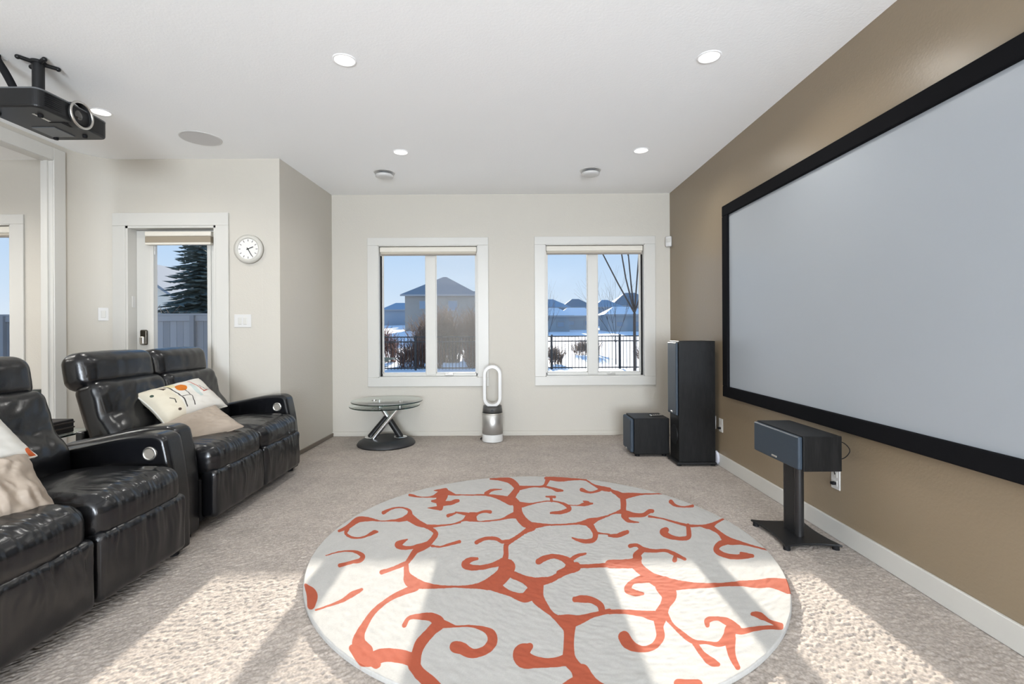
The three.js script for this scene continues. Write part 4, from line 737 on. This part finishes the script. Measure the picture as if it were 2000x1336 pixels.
// ---------------------------------------------------------------- bladeless tower fan
{
  const t = thing('tower_fan', 'bladeless white and silver tower fan with an oval loop', 'fan', [-0.155, 0, -5.22]);
  obj('foot', lathe([[0, 0], [0.108, 0], [0.112, 0.008], [0.112, 0.075], [0.106, 0.085], [0, 0.085]], 48), M.whitePlastic, t);
  obj('filter_cylinder', lathe([[0, 0.085], [0.112, 0.085], [0.112, 0.30], [0, 0.30]], 64), std(lin(0.50, 0.49, 0.47), 0.38, { metalness: 0.85 }), t);
  obj('rim', lathe([[0.112, 0.297], [0.115, 0.3], [0.115, 0.306], [0.11, 0.309]], 64), M.satin, t);
  obj('collar', lathe([[0, 0.305], [0.108, 0.305], [0.104, 0.35], [0.098, 0.385], [0, 0.385]], 48), std(lin(0.06, 0.058, 0.055), 0.35), t);
  const st = (w, h, P) => { const s = new P(), r = w, y0 = -h + r, y1 = h - r; s.moveTo(r, y0); s.lineTo(r, y1); s.absarc(0, y1, r, 0, Math.PI, false); s.lineTo(-r, y0); s.absarc(0, y0, r, Math.PI, Math.PI * 2, false); return s; };
  const s = st(0.094, 0.22, THREE.Shape); s.holes.push(st(0.070, 0.196, THREE.Path));
  const g = new THREE.ExtrudeGeometry(s, { depth: 0.11, bevelEnabled: true, bevelThickness: 0.008, bevelSize: 0.006, bevelSegments: 4, curveSegments: 28 }); g.translate(0, 0.595, -0.055);
  const loop = obj('loop', g, M.whitePlastic, t);
  const s2 = st(0.1015, 0.2275, THREE.Shape); s2.holes.push(st(0.096, 0.222, THREE.Path));
  const g2 = new THREE.ExtrudeGeometry(s2, { depth: 0.07, bevelEnabled: false, curveSegments: 28 }); g2.translate(0, 0.595, -0.05);
  obj('loop_shell', g2, std(lin(0.42, 0.41, 0.40), 0.35, { metalness: 0.5 }), loop);
  const d = new THREE.CylinderGeometry(0.017, 0.017, 0.004, 24); d.rotateX(Math.PI / 2); d.translate(0, 0.338, 0.104); obj('display', d, M.blackPlastic, t);
  tag(obj('power_cord', curveTube([V(-0.272, 0.03, -5.23), V(-0.28, 0.035, -5.22), V(-0.285, 0.012, -5.24), V(-0.27, 0.008, -5.38), V(-0.26, 0.008, -5.46)], 0.0045, 40, 8), M.blackPlastic), 'short black power cord at the foot of the tower fan', 'cord');
}

// ---------------------------------------------------------------- outdoors
const groundY = (Z) => -0.16 + 0.036 * Math.max(0, Z - 19);
{
  const nx = 90, nz = 130, pos = [], idx = [], zs = [];
  for (let j = 0; j <= nz; j++) zs.push(4.5 + 180 * (j / nz) ** 1.8);
  for (let j = 0; j <= nz; j++) for (let i = 0; i <= nx; i++) {
    const Z = zs[j], x = (i / nx * 2 - 1) * (14 + Z * 0.9), inHouse = Z < 6 && x > -7 && x < 2.3;
    pos.push(x, inHouse ? -0.3 : groundY(Z) + 0.06 * noise.noise(x * 0.7, 2, Z * 0.7) + 0.02 * noise.noise(x * 2.3, 5, Z * 2.3), -Z);
  }
  for (let j = 0; j < nz; j++) for (let i = 0; i < nx; i++) { const a = j * (nx + 1) + i, b = a + 1, c = a + nx + 1, d = c + 1; idx.push(a, b, c, b, d, c); }
  const g = new THREE.BufferGeometry(); g.setAttribute('position', new THREE.Float32BufferAttribute(pos, 3)); g.setIndex(idx); g.computeVertexNormals();
  tag(obj('snowy_ground', g, M.snow), 'snow covered yard and slope outside the windows', 'ground', null, 'structure');
}
{ // iron fence at 17 m
  const ZF = 17, gy = groundY(ZF) - 0.02, x0 = -5.6, x1 = 6.4, pitch = 0.118;
  let k = 0;
  for (let px = x0; px < x1 - 0.1; px += 2.4) {
    const t = thing('iron_fence_panel', 'black iron picket fence panel standing in the snowy yard', 'fence', [px, gy, -ZF], 'black iron fence panels');
    for (const y of [1.19, 1.02, 0.09]) obj('rail', box(0.03, 2.37, y - 0.02, y + 0.02, -0.015, 0.015), M.iron, t);
    obj('post', box(-0.03, 0.03, 0, 1.25, -0.03, 0.03), M.iron, t);
    const bar = box(-0.009, 0.009, 0.04, 1.2, -0.009, 0.009);
    for (let x = pitch; x < 2.38; x += pitch) { const b = obj('picket', bar, M.iron, t); b.position.x = x; }
    k++;
  }
  void k;
}
{ // board fence seen through the patio door
  const ZF = 10.2, top = 1.66, t = thing('board_fence', 'grey weathered board fence beyond the patio door', 'fence', [0, -0.2, -ZF]);
  const mats = [0.30, 0.34, 0.27].map((k) => std(lin(k, k * 1.0, k * 1.02), 0.85)), r = rng(5);
  const g = box(-0.068, 0.068, 0, top + 0.1, -0.01, 0.01);
  for (let x = -13; x < -4.9; x += 0.142) { const b = obj('board', g, mats[Math.floor(r() * 3)], t); b.position.set(x, 0, 0); }
  obj('cap_rail', box(-13.1, -4.9, top + 0.1, top + 0.14, -0.07, 0.05, 0.004), mats[1], t);
  obj('fascia_rail', box(-13.1, -4.9, top - 0.02, top + 0.1, 0.011, 0.04, 0.004), mats[1], t);
  for (let x = -12.6; x < -5; x += 2.0) obj('post', box(x - 0.045, x + 0.045, 0, top + 0.1, 0.011, 0.09), mats[2], t);
}
function bareWood(rand, start, dir, len, rad, depth, out, spread = 0.5, bend = 0.15, sides = 5) {
  let p = start.clone(), d = dir.clone().normalize(); const n = 3;
  for (let i = 0; i < n; i++) {
    const q = p.clone().addScaledVector(d, len / n), r0 = rad * (1 - 0.3 * i / n), r1 = rad * (1 - 0.3 * (i + 1) / n);
    out.push(tubeBetween(p, q, r0, r1, sides));
    p = q; d.add(V((rand() - 0.5) * bend, (rand() - 0.3) * bend, (rand() - 0.5) * bend)).normalize();
    if (depth > 0 && i > 0) for (let k = 0; k < 2; k++) { const e = d.clone().add(V((rand() - 0.5) * 2 * spread, (rand() - 0.35) * spread, (rand() - 0.5) * 2 * spread)).normalize(); bareWood(rand, p, e, len * (0.55 + 0.25 * rand()), r1 * 0.6, depth - 1, out, spread, bend, Math.max(3, sides - 1)); }
  }
}
M.bark = std(lin(0.085, 0.07, 0.06), 0.9);
M.twig = std(lin(0.25, 0.185, 0.14), 0.9);
M.redTwig = std(lin(0.24, 0.13, 0.09), 0.9);
function bareTree(x, Z, h, rad, seed, label, lean = 0) {
  const t = thing('bare_tree', label, 'tree', [x, groundY(Z) - 0.05, -Z], 'leafless trees outside the windows'), r = rng(seed), trunk = [], out = [];
  const fork = V(lean * 0.3, h * 0.30, 0);
  trunk.push(tubeBetween(V(0, 0, 0), fork, rad, rad * 0.8, 8));
  obj('trunk', trunk, M.bark, t);
  for (const [a, k] of [[-0.55, 0.95], [-0.28, 1], [0.06, 1.05], [0.3, 0.85], [-0.1, 0.8]]) bareWood(r, fork, V(a + lean, 1, (r() - 0.5) * 0.5), h * 0.5 * k, rad * 0.5, 2, out, 0.42, 0.16);
  const b = obj('branches', out, M.bark, t); b.userData.kind = 'stuff';
}
bareTree(3.80, 14.3, 6.4, 0.05, 11, 'large leafless tree forking in front of the iron fence');
bareTree(4.4, 19.4, 3.0, 0.022, 23, 'thin leafless sapling behind the iron fence, beside the large tree');
bareTree(2.0, 24, 2.6, 0.022, 31, 'small leafless sapling behind the iron fence, apart from the large tree');
function shrub(x, Z, h, w, count, mat, seed, label, group) {
  const t = thing('leafless_shrub', label, 'shrub', [x, groundY(Z) - 0.03, -Z], group), r = rng(seed), stems = [], out = [];
  for (let i = 0; i < count; i++) {
    const a = r() * 6.283, base = V((r() - 0.5) * w * 0.7, 0, (r() - 0.5) * w * 0.35), d = V(Math.cos(a) * 0.5 * r(), 1, Math.sin(a) * 0.4 * r()), L = h * (0.55 + 0.45 * r()) * (1 - 0.35 * Math.abs(base.x) / (w * 0.35));
    const tip = base.clone().addScaledVector(d.clone().normalize(), L), mid = base.clone().lerp(tip, 0.5).add(V((r() - 0.5) * 0.2, 0.05, (r() - 0.5) * 0.1));
    stems.push(tubeBetween(base, mid, 0.014, 0.011, 3), tubeBetween(mid, tip, 0.011, 0.006, 3));
    for (let k = 0; k < 7; k++) { const s = base.clone().lerp(tip, 0.25 + 0.7 * r()), e = s.clone().add(V((r() - 0.5) * 0.75, 0.15 + 0.35 * r(), (r() - 0.5) * 0.5)); out.push(tubeBetween(s, e, 0.010, 0.005, 3)); }
  }
  obj('stems', stems, mat, t).userData.kind = 'stuff'; obj('twigs', out, mat, t).userData.kind = 'stuff';
}
const shrubs = [[-5.3, 20.6, 1.6, 1.6, 90, M.redTwig], [-3.55, 22.8, 2.4, 2.0, 190, M.twig], [-2.65, 20.6, 2.7, 1.9, 230, M.twig], [-1.35, 22.8, 2.9, 1.9, 230, M.twig], [-0.2, 20.6, 1.9, 1.7, 110, M.redTwig], [-3.25, 18.3, 1.15, 2.2, 130, M.redTwig], [-0.85, 18.3, 1.1, 1.8, 110, M.redTwig]];
shrubs.forEach(([x, Z, h, w, n, m], i) => shrub(x, Z, h, w, n, m, 40 + i, h > 2.2 ? 'tall brown leafless shrub behind the iron fence, below the big house' : h > 1.3 ? 'medium reddish leafless shrub at one end of the shrub row' : 'low reddish leafless hedge just behind the iron fence', h > 2.2 ? 'tall shrubs' : h > 1.3 ? 'medium shrubs' : 'low hedge'));
shrub(1.75, 19.6, 0.7, 1.5, 45, M.twig, 61, 'small brown shrub in the snow behind the iron fence on the sapling side', 'small yard shrubs');
shrub(4.0, 24, 0.8, 1.7, 45, M.twig, 62, 'small brown shrub in the snow behind the iron fence on the sapling side', 'small yard shrubs');
shrub(6.2, 21, 0.6, 1.5, 40, M.twig, 63, 'small brown shrub in the snow behind the iron fence on the sapling side', 'small yard shrubs');

function spruce(x, Z, h, rad, seed, label) {
  const t = thing('spruce_tree', label, 'tree', [x, groundY(Z) - 0.05, -Z], 'spruce trees outside'), r = rng(seed), out = [];
  obj('trunk', tubeBetween(V(0, 0, 0), V(0, h * 0.97, 0), 0.13, 0.02, 8), M.bark, t);
  const cone = new THREE.ConeGeometry(0.5, 1, 5, 1); cone.rotateX(Math.PI / 2); cone.translate(0, 0, 0.5);
  const rows = Math.round(h * 7);
  for (let k = 0; k < rows; k++) {
    const f = k / rows, y = 0.25 + (h - 0.3) * f, R = rad * (1 - f) ** 0.85 + 0.05, n = Math.max(5, Math.round(15 * (1 - f) + 5));
    for (let i = 0; i < n; i++) {
      const a = (i + r()) / n * 6.283, L = R * (0.75 + 0.4 * r()), droop = 0.25 + 0.25 * r();
      const dir = V(Math.cos(a), -droop + 0.15, Math.sin(a)).normalize(), q = new THREE.Quaternion().setFromUnitVectors(V(0, 0, 1), dir);
      const put = (p, len, wd, qq) => { const c = cone.clone(); c.scale(wd, wd * 0.45, len); c.applyQuaternion(qq); c.translate(p.x, p.y, p.z); out.push(c); };
      put(V(0, y, 0), L, 0.2 + 0.16 * L, q);
      for (let s = 0; s < 4; s++) { const p = V(0, y, 0).addScaledVector(dir, L * (0.35 + 0.18 * s)), e = dir.clone().applyAxisAngle(V(0, 1, 0), (s % 2 ? 1 : -1) * (0.5 + 0.4 * r())); e.y += 0.12; put(p, L * 0.36, 0.16, new THREE.Quaternion().setFromUnitVectors(V(0, 0, 1), e.normalize())); }
    }
  }
  obj('foliage', out, M.spruce = M.spruce ?? std(lin(0.085, 0.115, 0.11), 0.9), t).userData.kind = 'stuff';
}
spruce(-9.9, 15.6, 5.6, 1.5, 71, 'dark spruce tree rising behind the board fence');
spruce(-3.42, 8.6, 5.4, 1.25, 72, 'unseen spruce tree in front of the patio door, keeping the sun off the loveseats');  // tree out of view, placed to block low sun at the patio door
function house(name, label, x0, x1, Z0, Z1, base, eave, peak, wallMat, roofMat, { gable = 0, wins = [], group, snow = 0 } = {}) {
  const t = thing(name, label, 'house', [(x0 + x1) / 2, base, -Z0], group), w = (x1 - x0) / 2, d = Z1 - Z0, e = eave - base, p = peak - base, o = 0.5;
  obj('wall', box(-w, w, 0, e, -d, 0), wallMat, t);
  // hip roof (gable = length of flat ridge as a share)
  const rx = w * gable, v = [[-w - o, e, o], [w + o, e, o], [w + o, e, -d - o], [-w - o, e, -d - o], [-rx, p, -d / 2], [rx, p, -d / 2]];
  const f = [[0, 1, 5], [0, 5, 4], [1, 2, 5], [2, 3, 4], [2, 4, 5], [3, 0, 4], [0, 2, 1], [0, 3, 2]], pos = [];
  for (const tri of f) for (const i of tri) pos.push(...v[i]);
  const g = new THREE.BufferGeometry(); g.setAttribute('position', new THREE.Float32BufferAttribute(pos, 3)); g.computeVertexNormals();
  obj('roof', g, roofMat, t);
  obj('fascia', box(-w - o, w + o, e - 0.2, e, o - 0.1, o), M.fascia = M.fascia ?? std(lin(0.34, 0.35, 0.36), 0.8), t);
  for (const [a, b, c, q] of wins) { const f2 = obj('window', box(a, b, c, q, -0.05, 0.06), M.fascia, t); obj('pane', box(a + 0.1, b - 0.1, c + 0.1, q - 0.1, 0.03, 0.08), M.farGlass = M.farGlass ?? std(lin(0.25, 0.32, 0.4), 0.1), f2); }
  return t;
}
const sid = { brown: std(lin(0.34, 0.32, 0.29), 0.9), blue: std(lin(0.30, 0.35, 0.41), 0.9), cream: std(lin(0.78, 0.72, 0.62), 0.9), grey: std(lin(0.34, 0.38, 0.41), 0.9) };  // distant siding lightened, haze of distance put into its colour
const roofM = { shingle: std(lin(0.27, 0.29, 0.32), 0.9), blue: std(lin(0.33, 0.42, 0.52), 0.9) };
house('big_house', 'large grey two-storey house rising behind the brown shrubs', -12.6, -3.9, 60, 70, groundY(60), 5.85, 8.6, sid.brown, roofM.shingle, { gable: 0.05, wins: [[-2.6, -1.6, 2.7, 3.8], [1.0, 2.2, 2.5, 3.8]] });
house('wing_house', 'lower grey house standing beside and behind the big house', -6.4, 1.0, 72, 80, groundY(70), 6.2, 7.6, sid.brown, roofM.shingle, { gable: 0.75, wins: [[-1.5, 0, 2.2, 3.6]] });
house('distant_house', 'distant blue-roofed house at the far end of the shrub row', -24, -16.8, 94, 100, groundY(84) - 0.5, 5.6, 7.1, sid.blue, roofM.blue, { gable: 0.5, wins: [[1.2, 2.6, 1.2, 2.5]] });
house('distant_house', 'smaller distant blue-grey house peeking out beside the big house', -16.2, -12.2, 82, 88, groundY(78) - 0.5, 4.4, 5.6, sid.blue, roofM.blue, { gable: 0.3, wins: [[-0.9, 0.3, 1.0, 2.0]] });
[[2.9, 7.2, 3.0, 4.0, 55], [7.0, 11.6, 3.2, 4.35, 62], [11.6, 16.2, 3.1, 4.1, 55]].forEach(([a, b, e, p, Z], i) => house('snowy_bungalow', ['low dark bungalow with a snow-covered roof, farthest from the large bare tree', 'low dark bungalow with a snow-covered roof, middle of its row', 'low dark bungalow with a snow-covered roof, behind the large bare tree'][i], a, b, Z, Z + 5, groundY(Z), e, p, sid.grey, M.snow, { gable: 0.5, wins: [[-1.4, -0.5, 0.5, 1.2], [0.7, 1.6, 0.5, 1.2]], group: 'snowy bungalows' }));
[[4.5, 10.5, 5.3, 6.9, 82], [11, 16.4, 5.8, 7.6, 92], [15.0, 19, 5.2, 6.6, 80], [20, 28, 6.0, 8.6, 90]].forEach(([a, b, e, p, Z], i) => house('hillside_house', ['first blue-roofed house of the row on the slope behind the bungalows', 'second, grey-roofed house of the row on the slope behind the bungalows', 'third, blue-roofed house of the row on the slope behind the bungalows', 'largest house of the row on the slope, behind the large bare tree'][i], a, b, Z, Z + 7, groundY(Z), e, p, sid.blue, i % 2 ? roofM.shingle : roofM.blue, { gable: 0.25, group: 'houses on the slope' }));
{ // gable end towards the patio door
  const t = thing('cream_house', 'cream neighbour house beyond the board fence', 'house', [-23.8, groundY(30), -30]), w = 3.0, e = 3.35, p = 5.45;
  const s = new THREE.Shape([[-w, 0], [w, 0], [w, e], [0, p], [-w, e]].map(([x, y]) => new THREE.Vector2(x, y)));
  const g = new THREE.ExtrudeGeometry(s, { depth: 8, bevelEnabled: false }); g.translate(0, 0, -8); obj('wall', g, sid.cream, t);
  for (const k of [-1, 1]) { const q = new THREE.Shape([[0, p], [k * (w + 0.4), e - 0.28], [k * (w + 0.4), e - 0.1], [0, p + 0.2]].map(([x, y]) => new THREE.Vector2(x, y))); const r = new THREE.ExtrudeGeometry(q, { depth: 8.8, bevelEnabled: false }); r.translate(0, 0, -8.4); obj('roof_slope', r, roofM.shingle, t); }
  const f = obj('window', box(1.1, 1.9, 1.0, 2.2, -0.02, 0.06), M.fascia, t); obj('pane', box(1.2, 1.8, 1.1, 2.1, 0.02, 0.08), M.farGlass, f);
}
shrub(-8.3, 11.9, 2.15, 1.8, 110, M.bark, 81, 'dark leafless shrub showing above the board fence', null);

renderer.render(scene, camera);
